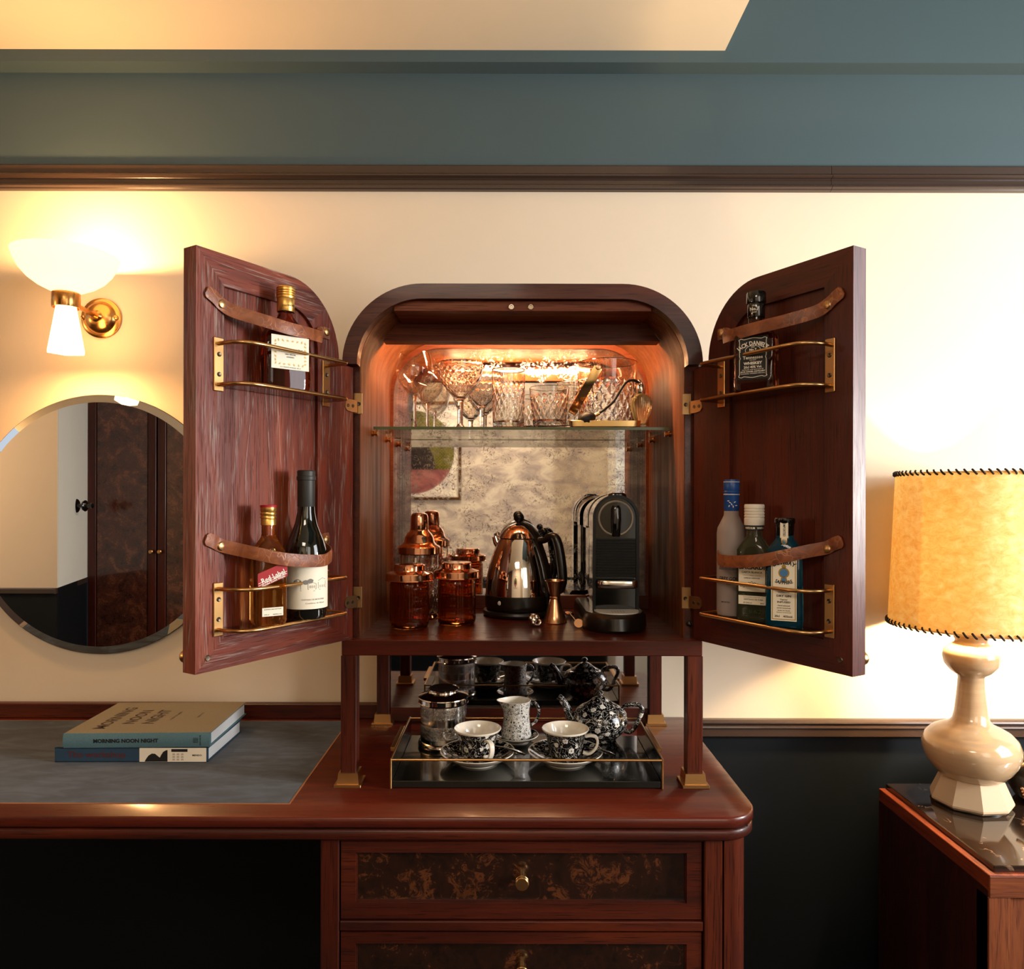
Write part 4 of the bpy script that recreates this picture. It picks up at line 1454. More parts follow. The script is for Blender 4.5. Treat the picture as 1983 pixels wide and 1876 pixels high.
# stemmed wine glasses
def wine_glass(label, loc):
    b = thing('wine_glass', label, 'glass', loc, 0, 'stemmed wine glasses on the glass shelf')
    bowl = [(4, 74), (12, 77), (24, 88), (34, 102), (40, 118), (41, 130), (38, 148), (32, 167.4), (31.2, 167.9), (30.8, 167.2), (36.8, 148), (39.8, 130), (38.8, 118), (32.8, 103), (23, 90), (10, 80), (0, 78)]
    obj('bowl', G().lathe([(0, 74)] + bowl, 48), M['thinglass'], b)
    obj('stem', G().lathe([(0, 3), (7, 3.4), (4, 10), (3.1, 30), (3.1, 60), (4, 70), (5.5, 75), (0, 76)], 24), M['crystal'], b)
    obj('foot', G().lathe([(0, 0), (33, 0), (34, 1), (30, 1.8), (12, 2.8), (6, 4), (0, 4.2)], 48), M['thinglass'], b)
    return b


wine_glass('tall clear wine glass at the end of the shelf by the left door', W(-209, 192, SZ))
wine_glass('clear wine glass standing behind the first one, near the mirror', W(-196, 322, SZ))

cw = cut_warp(75, 136, 20, 1.3, 15)


def inner_safe(prof_out, prof_in, w):
    """returns a lathe profile and a warp that leaves the inner wall round"""
    P = densify(prof_out)
    Q = prof_in
    inn = set(round(r * 1000 + z * 7) for r, z in Q)

    def f(r, z, a):
        return r if round(r * 1000 + z * 7) in inn else w(r, z, a)
    return P + Q, f


P, F = inner_safe([(0, 62), (6, 63), (16, 70), (30, 86), (42, 104), (49, 122), (50, 136), (49.6, 145)], [(48.2, 145.8), (47.4, 144.6), (47.4, 134), (45.6, 121), (38.5, 104), (26, 86), (10, 73), (0, 70)], cw)
t = thing('coupe_glass', 'cut crystal coupe glass on a stem', 'glass', W(-109, 192, SZ))
obj('bowl', G().lathe(P, 100, warp=F), M['crystal'], t, smooth=22)
obj('stem', G().lathe([(0, 4), (10, 4.2), (6, 12), (6.4, 40), (6.4, 56), (8, 64), (0, 66)], 8), M['crystal'], t, smooth=20)
obj('foot', G().lathe([(0, 0), (35, 0), (36, 1.4), (30, 2.6), (14, 4), (0, 5)], 48), M['thinglass'], t)
tc2 = dup(t, W(-66, 330, SZ), 0.4, 'second cut crystal coupe glass, standing further back against the mirror')
for o in (t, tc2):
    o['group'] = 'cut crystal coupe glasses'

P, F = inner_safe([(0, 0), (31, 0), (33, 2), (34, 8), (36.6, 126)], [(36.0, 127.6), (34.8, 126.6), (32.4, 14), (28, 11), (0, 10)], cut_warp(14, 92, 18, 1.3, 26))
closed_glass('highball_glass', 'tall cut crystal highball glass in the middle of the shelf', P, W(-3, 168, SZ), F, 96, group='cut crystal highball glasses')
closed_glass('highball_glass', 'second highball glass, half hidden behind the ice bucket', P, W(150, 348, SZ), F, 96, group='cut crystal highball glasses')
P, F = inner_safe([(0, 0), (33, 0), (35, 2), (36, 8), (44, 88)], [(43.2, 89.4), (42, 88.4), (35, 18), (30, 14), (0, 13)], cut_warp(8, 72, 18, 1.5, 24))
closed_glass('tumbler', 'short cut crystal tumbler beside the ice bucket', P, W(86, 178, SZ), F, 96, group='cut crystal tumblers')
closed_glass('tumbler', 'second tumbler standing behind the short one, near the mirror', P, W(60, 318, SZ), F, 96, group='cut crystal tumblers')

# ice bucket with swing handle
t = thing('ice_bucket', 'large cut crystal ice bucket with a gold swing handle', 'ice bucket', W(219, 232, SZ))
P, F = inner_safe([(0, 0), (58, 0), (61, 3), (62, 10), (68, 152)], [(67, 154), (65.4, 152.6), (59, 18), (54, 13), (0, 12)], cut_warp(6, 112, 22, 1.8, 34))
obj('bucket_wall', G().lathe(P, 120, warp=F), M['crystal'], t, smooth=24)
g = G()
hp = []
tilt = R(241)
for k in range(25):
    a = math.pi * k / 24
    ax = -74 * math.cos(a)        # along the pivot axis (front -> back)
    rr = 104 * math.sin(a)
    hp.append((-29 + rr * math.cos(tilt), ax, 131 + rr * math.sin(tilt)))
for j in range(25):
    hp[j] = Vector(hp[j])
g.tube(hp, 1.0, 8, flat=(9.5, 0.9), up=(-math.sin(tilt), 0, math.cos(tilt)))
obj('swing_handle', g, M['gold'], t, smooth=40)
for yy in (-76, 74):
    obj('pivot', G().lathe([(0, -3), (5.5, -3), (6, 0), (5, 3), (0, 4)], 16, M=Matrix.Translation((-29, yy, 131)) @ Matrix.Rotation(R(90), 4, 'X')), M['coppers'], t)

# scent atomizer
t = thing('scent_atomizer', 'fluted glass scent bottle with a black squeeze bulb on a hose', 'atomizer', W(283, 162, SZ))
fl = lambda r, z, a: r * (1 + 0.035 * math.cos(14 * a)) if 8 < z < 72 else r
obj('flask', G().lathe(densify([(0, 0), (17, 0), (18, 3), (12, 6), (10, 10), (12, 14), (18, 28), (22.6, 46), (23, 56), (19, 66), (12, 72), (8, 75), (0, 75)]), 84, warp=fl), M['scentglass'], t, smooth=40)
obj('collar', G().lathe([(0, 74), (9, 74), (9.6, 75), (9.6, 92), (8.4, 94), (0, 94)], 12).cyl((0, 0, 92), (0, 0, 99), 4, 12).ball((-4, 0, 101), 4.6), M['silver'], t)
obj('hose', G().tube(smooth_path([(-6, -2, 99), (-18, -6, 103), (-34, -10, 98), (-48, -14, 78), (-62, -16, 56), (-80, -16, 40), (-94, -16, 30)]), 3.0, 10), M['rubber'], t, smooth=60)
obj('bulb_ferrule', G().cyl((-92, -16, 31), (-102, -16, 26), 4.2, 14), M['gold'], t)
MB_ = Matrix.Translation((-119, -16, 18)) @ Matrix.Rotation(R(-25), 4, 'Y') @ Matrix.Rotation(R(90), 4, 'Y')
obj('squeeze_bulb', G().lathe([(0, -23), (3, -22), (9, -17), (14, -8), (15.4, 1), (13, 10), (8, 17), (4, 20), (0, 21)], 40, M=MB_, warp=lambda r, z, a: r * (1 + 0.03 * math.cos(20 * a))), M['rubber'], t, smooth=60)
g = G()
for k in range(9):
    g.tube(smooth_path([(-138, -16, 8), (-160, -18 + 0.8 * k - 6, 4), (-190, -22 + 0.9 * k - 6, 2.5), (-224, -22 + 1.0 * k - 6, 1.6 + (k % 3) * 0.8)], 4), 1.0, 6)
tag(obj('tassel', g, M['cord'], t, smooth=60), kind='stuff')
t = obj('brass_dish', G().loft([(0, 70, 8, 6), (2, 74, 10, 6), (14, 77, 11, 6), (14.6, 76.4, 10.4, 6), (13, 74, 9, 6), (4, 70, 7, 6)], 40), M['gold'], None, loc=W(202, 144, SZ))
tag(t, 'low gold dish lying on the shelf before the ice bucket', 'dish')

# ------------------------------------------------------------------ things on the cabinet floor
FZ = -277.8


def jar_warp(r, z, a):
    if 8 < z < 88 and r > 38.5:
        return r - 0.7 * (0.5 + 0.5 * math.cos(36 * a)) - (0.6 if int(z / 4) % 2 else 0) * (1 if abs(((a / (2 * math.pi)) * 4) % 1 - 0.5) < 0.28 else 0)
    return r


t = thing('amber_jar', 'ribbed amber glass jar with copper lid, nearest the left side wall', 'jar', W(-213, 142, FZ), 0, 'amber jars in the cabinet')
obj('jar', G().lathe(densify([(0, 0), (36, 0), (40, 3), (42, 10), (42, 90), (40, 97), (38, 100), (38, 104), (35, 104), (35, 98), (37, 92), (37, 12), (33, 7), (0, 6)], 3), 144, warp=jar_warp), M['amber'], t, smooth=25)
obj('lid', G().lathe([(0, 100), (50, 100), (52, 101), (50.5, 103), (50.5, 114), (49, 116), (38, 119), (34, 121), (33, 124), (33, 132), (31, 134.5), (0, 136.5)], 56), M['copper'], t)
t2 = dup(t, W(-116, 190, FZ), 0.35, 'ribbed amber glass jar with copper lid, the one beside the kettle')
# cocktail shaker
t = thing('cocktail_shaker', 'cut glass cocktail shaker with a stepped copper top, behind the amber jars', 'shaker', W(-208, 272, FZ))
P, F = inner_safe([(0, 0), (35, 0), (38, 2), (43, 10), (44, 140), (43, 148)], [(41, 148), (41, 12), (0, 8)], cut_warp(12, 120, 22, 1.5, 30))
obj('glass_body', G().lathe(P, 100, warp=F), M['crystal'], t, smooth=24)
obj('foot_ring', G().lathe([(38, 0), (43, 0), (45, 3), (43, 8), (38, 8)], 48), M['copper'], t)
obj('strainer_top', G().lathe([(0, 146), (47, 146), (48.5, 148), (48.5, 162), (46, 165), (40, 168), (35, 174), (33, 184), (29, 192), (23, 198), (21, 202), (0, 202)], 56), M['copper'], t)
obj('cap', G().lathe([(0, 199), (20.5, 199), (21, 200), (19.8, 232), (17.5, 238), (12, 240.5), (0, 241)], 44), M['copper'], t)

# kettle
t = thing('kettle', 'polished dome kettle with black base, handle and ball knob', 'kettle', W(22, 313, FZ))
obj('power_base', G().lathe([(0, 0), (78, 0), (83, 3), (85, 8), (83, 13), (76, 16), (0, 16)], 56), M['bronzeblack'], t)
obj('base_band', G().lathe([(0, 17), (76, 17), (78.5, 22), (79.5, 30), (79.5, 49), (78, 51), (0, 51)], 56), M['bronzeblack'], t)
obj('dome_body', G().lathe([(0, 50.5), (78.5, 50.5), (78, 66), (75.5, 90), (70.5, 114), (63.5, 138), (55, 160), (46.5, 179), (45, 181), (0, 181)], 72), M['steel'], t)
obj('lid', G().lathe([(0, 180), (47, 180), (48, 182), (46, 185), (43, 190), (36, 200), (26, 209), (14, 214.5), (0, 216)], 56), M['steel'], t)
obj('lid_ball', G().ball((0, 0, 229), 12.5, seg=28).cyl((0, 0, 213), (0, 0, 220), 5, 14), M['black'], t)
ha = R(-28)          # handle points right and a little to the front
hd = Vector((math.cos(ha), math.sin(ha), 0))
sp = [(79.5, 30), (79, 60), (76.5, 90), (71.5, 114), (64.5, 138), (56, 160), (48, 182), (40, 197), (28, 210), (12, 217)]
obj('spine', G().tube(smooth_path([tuple(hd * r) + () if False else (hd.x * r, hd.y * r, z) for r, z in sp]), 1.0, 10, flat=(4.0, 13.0), up=tuple(hd)), M['bronzeblack'], t, smooth=50)
hb = [(52, 176), (66, 178), (82, 186), (94, 184), (101, 168), (107, 140), (111, 110), (112, 84), (106, 66), (92, 58), (76, 56)]
rad = [8, 8, 9, 10.5, 11.5, 12, 12, 11.5, 10, 8, 8]
hp = smooth_path([(hd.x * r, hd.y * r, z) for r, z in hb], 6)
rr = [rad[min(i // 6, 10)] + (rad[min(i // 6 + 1, 10)] - rad[min(i // 6, 10)]) * (i % 6) / 6 for i in range(len(hp))]
obj('handle', G().tube(hp, rr, 16), M['bronzeblack'], t, smooth=60)
obj('thumb_ball', G().ball((hd.x * 66, hd.y * 66, 198), 8.5, seg=20).cyl((hd.x * 64, hd.y * 64, 182), (hd.x * 66, hd.y * 66, 196), 3.5, 10), M['black'], t)
sd = Vector((-0.93, 0.2, 0))
obj('spout', G().tube([(sd.x * r, sd.y * r, z) for r, z in ((44, 158), (56, 172), (60, 184))], [13, 10, 8], 20, caps=False), M['steel'], t)
obj('switch_lamp', G().ball((-44, -66, 36), 5.2, sx=1, sy=0.4, sz=1), mat('pale_lamp', c(190, 178, 170), 0.3), t)
obj('level_window', G().tube(smooth_path([(-66, -40, 62), (-63, -38, 90), (-56, -34, 124), (-52, -31, 140)]), 1.0, 12, flat=(1.6, 7.5), up=(-0.86, -0.5, 0)), M['blackg'], t, smooth=40)
obj('cord', G().tube(smooth_path([(84, 20, 4), (104, 22, 3), (116, 6, 3), (124, -8, 2.5), (128, -12, 2.5)]), 2.4, 8), M['black'], t, smooth=60)

# jigger
t = obj('jigger', G().lathe([(0, 2), (20, 0), (26, 0), (27, 1.4), (25.6, 3), (22, 16), (15, 40), (11, 52), (12.4, 54), (12.4, 56), (11, 58), (13.5, 66), (18, 84), (20.5, 91), (22.4, 92), (22.4, 93.6), (20, 93.4), (12, 66), (0, 60)], 52), M['coppers'], None, loc=W(101, 206, FZ))
tag(t, 'hourglass copper jigger standing before the kettle handle', 'jigger')
# small cast stopper
g = G()
g.ball((0, 0, 13), 10.5, sy=0.85, seg=14).ball((-6, -4, 18), 6, seg=10).ball((6, -2, 19), 6.5, seg=10).ball((-1, -8, 9), 5.5, seg=10)
g.tube(smooth_path([(3, -6, 4), (11, -10, 5), (15, -9, 11), (11, -6, 15)]), 2.6, 8).tube(smooth_path([(-9, 0, 22), (-3, -5, 26), (5, -3, 25), (9, 2, 20)]), 2.2, 8)
t = tag(obj('metal_stopper', g, M['silver'], None, loc=W(52, 158, FZ - 0.5), smooth=50), 'small knobbly cast metal stopper lying left of the jigger', 'stopper')
# bar spoon
t = thing('bar_spoon', 'slim copper bar spoon with a flat disc end lying beside the jigger', 'spoon', W(140, 190, FZ))
obj('rod', G().cyl((-2, 84, 10), (6, -52, 7), 2.4, 12), M['coppers'], t)
obj('disc', G().lathe([(0, -1.6), (9.6, -1.6), (10, 0), (9.6, 1.6), (0, 1.6)], 28, M=Matrix.Translation((6.5, -56, 10)) @ Matrix.Rotation(R(62), 4, 'X')), M['coppers'], t)
obj('bowl', G().ball((-3, 92, 8), 12, sx=0.9, sy=1.3, sz=0.35, seg=18), M['coppers'], t)

# coffee machine
t = thing('coffee_machine', 'slim glossy black capsule coffee machine with a round front dial', 'coffee machine', W(222, 0, FZ))
bz = 37


def base_poly(w, f, n=12):
    return [(w, 335), (w, 118)][:0] + [(-w, 340), (-w, 130)] + [(-w + (w * 2) * k / n, 130 - (130 - f) * math.sin(math.pi * k / n) ** 0.55) for k in range(1, n)] + [(w, 130), (w, 340)]


g = G()
A, B, Cc = base_poly(68, 62), base_poly(66, 66), base_poly(60, 76)
n_ = len(A)
vs = [(*p, 0) for p in B] + [(*p, 6) for p in A] + [(*p, 30) for p in B] + [(*p, 37) for p in Cc]
fs = [list(range(n_))[::-1], [3 * n_ + k for k in range(n_)]]
for L_ in range(3):
    fs += [[L_ * n_ + i, L_ * n_ + (i + 1) % n_, (L_ + 1) * n_ + (i + 1) % n_, (L_ + 1) * n_ + i] for i in range(n_)]
g.add(vs, fs)
obj('base', g, M['bronzeblack'], t, smooth=40)
hw = 49
body = [(p[0] + 4, p[1]) for p in arch(hw, 37, 283, 49)]
obj('front_column', G().prism(body, 142, 205), M['blackg'], t, smooth=40)
top = [(p[0] + 4, p[1]) for p in arch(hw - 1, 212, 281, 48)]
obj('head', G().prism(top, 205, 300), M['steel'], t, smooth=40)
obj('head_band', G().prism([(p[0] + 4, p[1]) for p in arch(hw + 0.4, 212, 283.4, 49)], 236, 272), M['blackg'], t, smooth=40)
obj('tank_lid', G().prism([(p[0] + 4, p[1]) for p in arch(hw - 2, 206, 276, 46)], 300, 362), M['blackg'], t, smooth=40)
obj('water_tank', G().box(-40, 48, 222, 358, 40, 211, bev=6, seg=3), M['tank'], t)
obj('rear_spine', G().box(-20, 24, 206, 221, 37, 212), M['black'], t)
A = [(p[0] + 4, p[1]) for p in arch(hw, 37, 283, 49)]
B = [(p[0] + 4, p[1]) for p in arch(hw - 6, 37, 277, 43)]
obj('front_surround', G().strip(A, B, 136, 143), M['black'], t, smooth=40)
dial = obj('dial', G().lathe([(0, 0), (33, 0), (34, 1.5), (0, 2.5)], 48, M=Matrix.Translation((4, 142, 233)) @ Matrix.Rotation(R(90), 4, 'X')), M['blackg'], t)
obj('chrome_ring', G().lathe([(33.6, 0), (37.8, 0), (37.8, 3), (36, 5), (34, 3)], 60, M=Matrix.Translation((4, 142, 233)) @ Matrix.Rotation(R(90), 4, 'X')), mat('bright_chrome', c(240, 226, 208), 0.3, 0.55), dial)
obj('lever', G().loft([(194, 7, 5, 3), (198, 9, 7, 3), (228, 11, 9, 3), (254, 10, 8, 2.6), (260, 7, 6, 2.2)], 24, M=Matrix.Translation((4, 137, 0))), M['blackg'], dial)
obj('top_lever', G().loft([(0, 20, 14, 4), (6, 19, 13, 3.4), (9, 14, 10, 3)], 24, M=Matrix.Translation((8, 152, 278))), M['blackg'], t)
obj('cup_support', G().box(-38, 46, 128, 143, 84, 104, bev=3), M['black'], t)
obj('spout_plate', G().loft([(88, 41, 17, 5), (90, 42, 18, 5), (101, 42, 18, 5), (103, 41, 17, 5)], 36, M=Matrix.Translation((5, 126, 0))), M['silver'], t)
g = G()
g.box(-38, 46, 139, 143, 106, 190)
for k in range(14):
    g.box(-37, 45, 134.5, 139.5, 109 + 5.8 * k, 112 + 5.8 * k, bev=0.8)
obj('grille', g, M['black'], t)
dp = [(-46 + 4, 141)] + [(4 + 47 * math.sin(R(a)) * 1.0, 141 - 62 * math.cos(R(a)) ** 0.7 if abs(a) < 89 else 141) for a in range(-85, 86, 10)] + [(50, 141)]
obj('drip_plate', G().prism(dp, 37, 39.4, 'xy'), mat('satin_drip_plate', c(226, 220, 210), 0.4, 0.2), t, smooth=0)
g = G()
for k in range(5):
    for j in range(3):
        g.lathe([(0, 39.5), (1.6, 39.5), (0, 39.7)], 8, M=Matrix.Translation((-8 + 6 * k, 100 + 8 * j, 0)))
tag(obj('drain_holes', g, M['black'], t), kind='stuff')

# ------------------------------------------------------------------ tray and tea set
t = thing('serving_tray', 'black lacquer tray with brass side plates and rails, between the cabinet legs', 'tray', W(34, 0, -560.8))
obj('tray_bed', G().box(-258, 258, -12, 259, 2, 15, bev=1), M['tray'], t)
for sx in (-1, 1):
    s_ = obj('side_plate', G().box(sx * 261 - 1.6, sx * 261 + 1.6, -13, 260, 0, 58, bev=0.6), M['brass'], t)
    obj('handle', G().box(*(sorted((sx * 262.6, sx * 272))), 50, 190, 50, 58, bev=1), M['brass'], s_)
    obj('side_lining', G().box(*sorted((sx * 258.2, sx * 259.4)), -10, 257, 15, 55), M['tray'], s_, smooth=0)
obj('front_rod', G().cyl((-261, -10, 55), (261, -10, 55), 2.6, 12), M['brass'], t)
obj('back_rod', G().cyl((-261, 257, 55), (261, 257, 55), 2.0, 12), M['brass'], t)
TZ = -545.6


def saucer(name, label, loc, r=78, group=None):
    h = r * 0.29
    prof = [(0, 2), (r * 0.44, 2), (r * 0.47, 0), (r * 0.54, 0), (r * 0.56, 2.5), (r * 0.7, h * 0.32), (r * 0.86, h * 0.66), (r * 0.98, h * 0.97), (r, h * 1.03)]
    top_ = [(r, h * 1.03), (r * 0.985, h * 1.08), (r * 0.84, h * 0.78), (r * 0.68, h * 0.5), (r * 0.5, 7), (28, 6.5), (0, 6.5)]
    b = thing(name, label, 'saucer', loc, 0, group)
    obj('underside', G().lathe(prof, 64), M['porcelain'], b)
    obj('printed_top', G().lathe(top_[1:], 64), M['china'], b)
    obj('rim_band', G().lathe([(r * 0.995, h * 1.0), (r * 1.003, h * 1.05), (r * 0.99, h * 1.095), (r * 0.965, h * 1.06)], 64), M['porcelain'], b)
    return b


def cup(label, loc, rz):
    b = thing('teacup', label, 'cup', loc, rz, 'floral teacups on saucers')
    obj('bowl', G().lathe([(24, 3), (23, 0), (26, 0), (29, 4), (33, 14), (36.5, 30), (40, 46), (45, 57), (48.2, 61.5)], 64), M['china'], b)
    obj('lining', G().lathe([(48.2, 61.5), (48.6, 63), (47.6, 63.6), (44.6, 59), (38.6, 46), (35, 30), (31, 14), (26, 7), (0, 5)], 64), M['porcelain'], b)
    obj('rim_band', G().lathe([(46.6, 59.2), (48.5, 61.6), (48.7, 62.8), (48.0, 63.4)], 64), M['porcelain'], b)
    P = smooth_path([(41, 0, 48), (52, 0, 50), (63, 0, 47), (66, 0, 36), (60, 0, 22), (48, 0, 13), (36, 0, 15)], 6)
    obj('handle', G().tube(P, 1.0, 12, flat=(5.0, 2.6), up=(0, 1, 0)), M['porcelain'], b, smooth=60)
    return b


def spoon(label, loc, rz):
    b = thing('teaspoon', label, 'spoon', loc, rz, 'teaspoons on the saucers')
    obj('handle', G().tube(smooth_path([(-40, 0, 1), (-10, 0, 5), (30, 0, 8), (56, 0, 6), (72, 0, 4)]), [0.6, 0.8, 1.1, 1.7, 0.9], 8, flat=(4.0, 0.9), up=(0, 1, 0)), M['silver'], b, smooth=50)
    obj('bowl', G().ball((-50, 0, 0.5), 13, sx=1.15, sy=0.75, sz=0.22, seg=18), M['silver'], b)
    return b


for X, where, rz in ((-65, 'the one before the silver canister', R(-62)), (116, 'the one before the teapot', R(-8))):
    saucer('saucer', 'black floral saucer under a teacup, ' + where, W(X, 92, TZ), 77, 'floral saucers under the cups')
    cup('black floral teacup on its saucer, ' + where, W(X, 92, TZ + 6.6), rz)
spoon('teaspoon resting on the saucer before the silver canister', W(-25, 106, TZ + 20.5), R(-38))
spoon('teaspoon resting on the saucer before the teapot', W(156, 106, TZ + 20.5), R(-38))

saucer('small_saucer', 'small black floral saucer under the milk jug', W(16, 222, TZ), 50)
t = thing('milk_jug', 'pale milk jug printed with small black flowers', 'jug', W(16, 222, TZ + 6.6))


def spout_warp(r, z, a):
    k = max(0.0, math.cos(a - math.pi)) ** 8
    return r + k * max(0.0, (z - 55) / 28) ** 2 * 11


obj('body', G().lathe(densify([(0, 0), (30, 0), (33, 2), (34, 8), (32, 24), (29.5, 44), (29.5, 60), (31, 74), (32.5, 84)], 4), 56, warp=spout_warp), M['china_white'], t, smooth=50)
obj('lining', G().lathe([(32.5, 84), (31.6, 84.6), (30, 74), (28, 60), (28, 20), (0, 14)], 56, warp=spout_warp), M['porcelain'], t, smooth=50)
obj('handle', G().tube(smooth_path([(28, -2, 70), (38, -4, 80), (48, -6, 72), (50, -6, 56), (44, -5, 40), (36, -3, 32), (30, -2, 26)]), 3.2, 12), M['china'], t, smooth=60)

t = thing('teapot', 'round black floral teapot with domed lid', 'teapot', W(205, 232, TZ), R(-8))
obj('body', G().lathe([(0, 0), (34, 0), (36, 3), (38, 7), (50, 18), (59, 32), (62, 46), (59, 60), (52, 70), (42, 76), (38, 77), (37, 75)], 72), M['china_pot'], t, smooth=60)
obj('lid', G().lathe([(36, 74), (39, 76.5), (37, 79), (30, 82), (22, 88), (14, 94), (8, 97), (5, 98), (0, 98)], 56), M['china_pot'], t)
obj('lid_knob', G().lathe([(0, 97), (5, 97), (4.6, 99), (8, 102), (8.6, 105), (6, 109), (0, 111)], 28), M['china'], t)
obj('spout', G().tube(smooth_path([(-44, 0, 30), (-60, 0, 40), (-70, 0, 56), (-77, 0, 72), (-86, 0, 86), (-94, 0, 93)]), [16, 13, 10, 8.4, 7.6, 6.4], 18, caps=False), M['china'], t, smooth=60)
obj('handle', G().tube(smooth_path([(46, 0, 68), (56, 0, 78), (72, 0, 82), (88, 0, 80), (93, 0, 68), (85, 0, 48), (76, 0, 30), (66, 0, 20), (54, 0, 22)]), 5.0, 14), M['china'], t, smooth=60)

t = thing('tea_canister', 'engraved silver tea canister with stepped lid on the tray', 'canister', W(-145, 198, TZ))
obj('body', G().lathe([(0, 0), (53, 0), (55, 2), (56, 6), (54, 11), (51, 13), (50.5, 16), (50.5, 96), (52, 98), (0, 98)], 64), M['engraved'], t, smooth=35)
obj('lid', G().lathe([(50, 93), (54, 93), (55.5, 94.5), (54.4, 96), (54, 104), (55.4, 105.5), (55, 107.5), (50, 110), (44, 112), (35, 115), (33, 117), (32.4, 120), (34.4, 122), (34.4, 124), (32.6, 125.4), (31.6, 123.6), (0, 122.4)], 64), M['steel'], t)

# ------------------------------------------------------------------ books
bk = thing('art_book', 'dark blue book with a part-white spine, under the grey book', 'book', W(-796, 222, -560.2), R(0.5))
obj('cover', G().box(-161, 161, -98, 98, 0, 3, bev=0.5).box(-161, 161, -98, 98, 28, 31, bev=0.5).box(-161, 161, -98, -95, 0, 31, bev=0.5), mat('dark_blue_cloth', c(34, 62, 84), 0.7), bk)
obj('pages', G().box(-158, 158, -95, 94, 3, 28), M['pages'], bk)
obj('spine_band', G().box(17, 157, -98.8, -97.9, 1, 30), M['paper'], bk)
g = G()
hill = [(28, 1.5)] + [(28 + 50 * k / 16, 1.5 + 22 * math.sin(math.pi * (0.08 + 0.62 * k / 16)) * (1 if k < 9 else 0.8 + 0.2 * math.cos((k - 9) * 1.2))) for k in range(17)] + [(78, 1.5)]
g.add([(a, -99.1, b_) for a, b_ in [(28, 1.5), (31, 7), (36, 14), (43, 18.5), (50, 18), (56, 13), (60, 10), (63, 16), (67, 22), (72, 25), (76, 26), (76, 1.5)]], [list(range(12))])
g.add([(84, -99.1, 22), (118, -99.1, 22), (118, -99.1, 28), (84, -99.1, 28)], [[0, 1, 2, 3]])
put_text(g, 'MENDO', 3.6, flat_at(138, 13, -99.1), 0.12, width=20)
obj('spine_print', g, M['ink'], bk, smooth=0, fix=False)
g = G()
put_text(g, 'The workshop', 12.5, flat_at(-73, 10.5, -98.4), 0.2, width=122)
obj('lettering', g, M['rustink'], bk, smooth=0, fix=False)
g = G()
for k in range(3):
    for j in range(3):
        g.add([(86 + 9 * k, -99.1, 4 + 5.5 * j), (92 + 9 * k, -99.1, 4 + 5.5 * j), (91 + 9 * k, -99.1, 8 + 5.5 * j), (86.5 + 9 * k, -99.1, 7.6 + 5.5 * j)], [[0, 1, 2, 3]])
obj('photo_print', g, mat('pale_print', c(188, 176, 160), 0.6), bk, smooth=0, fix=False)

m = mat('grey_linen', c(150, 144, 124), 0.85)
n = N(m)
n.link(n.mix(n.noise(n.coord((1, 1, 1)), 700, 2), c(104, 99, 84), c(138, 132, 112)), n.b.inputs['Base Color'])
m2 = mat('blue_linen', c(98, 134, 142), 0.85)
n = N(m2)
n.link(n.mix(n.noise(n.coord((1, 1, 1)), 600, 2), c(66, 98, 108), c(98, 132, 140)), n.b.inputs['Base Color'])
bk = thing('cookery_book', 'grey and pale blue linen book with black title, top of the stack', 'book', W(-787, 238, -529.0), R(1.8))
obj('front_cover', G().box(-152, 152, -112, 117, 27, 30.4, bev=0.6), m, bk)
obj('back_cover', G().box(-152, 152, -112, 117, 0, 3, bev=0.6), m2, bk)
P = [(-114 - 3.5 * math.sin(math.pi * k / 8), 30.2 * k / 8) for k in range(9)]
obj('spine', G().prism(P + [(-108, 30.2), (-108, 0)], -152, 152, 'yz'), m2, bk, smooth=40)
obj('pages', G().box(-149, 149, -108, 113, 3, 27), M['pages'], bk)
INKB = mat('brown_black_ink', c(40, 26, 22), 0.6)
for k, (w_, x_, y_, len_) in enumerate((('MORNING', -96, -6, 158), ('NOON', -50, 0, 102), ('NIGHT', -8, 0, 104))):
    g = G()
    put_text(g, w_, 25, (lambda X0, Y0: (lambda u, v: (X0 - v + 12, Y0 + u, 30.7)))(x_, y_), 0.9, width=len_)
    obj('title_word', g, INKB, bk, smooth=0, fix=False)
g = G()
put_text(g, 'A WAY OF LIVING', 5, lambda u, v: (34 - v, 6 + u, 30.7), 0.1, width=62)
obj('subtitle', g, INKB, bk, smooth=0, fix=False)
g = G()
put_text(g, 'SOHO HOUSE', 4, lambda u, v: (86 - v, 10 + u, 30.7), 0.1, width=36)
obj('publisher_name', g, INKB, bk, smooth=0, fix=False)
g = G()
ysp = -117.9
put_text(g, 'MORNING NOON NIGHT', 7.6, flat_at(-22, 11.5, ysp), 0.45, width=134)
obj('spine_lettering', g, M['ink'], bk, smooth=0, fix=False)
g = G()
for k in range(4):
    g.add([(118 + 3 * k, ysp, 10), (118.8 + 3 * k, ysp, 10), (118.8 + 3 * k, ysp, 20), (118 + 3 * k, ysp, 20)], [[0, 1, 2, 3]])
    g.add([(118, ysp, 10 + 3.1 * k), (127.8, ysp, 10 + 3.1 * k), (127.8, ysp, 10.8 + 3.1 * k), (118, ysp, 10.8 + 3.1 * k)], [[0, 1, 2, 3]])
put_text(g, 'SOHO HOUSE', 3, lambda u, v: (134 - v, ysp, 15 + u), 0.08, width=22)
obj('spine_emblem', g, M['ink'], bk, smooth=0, fix=False)

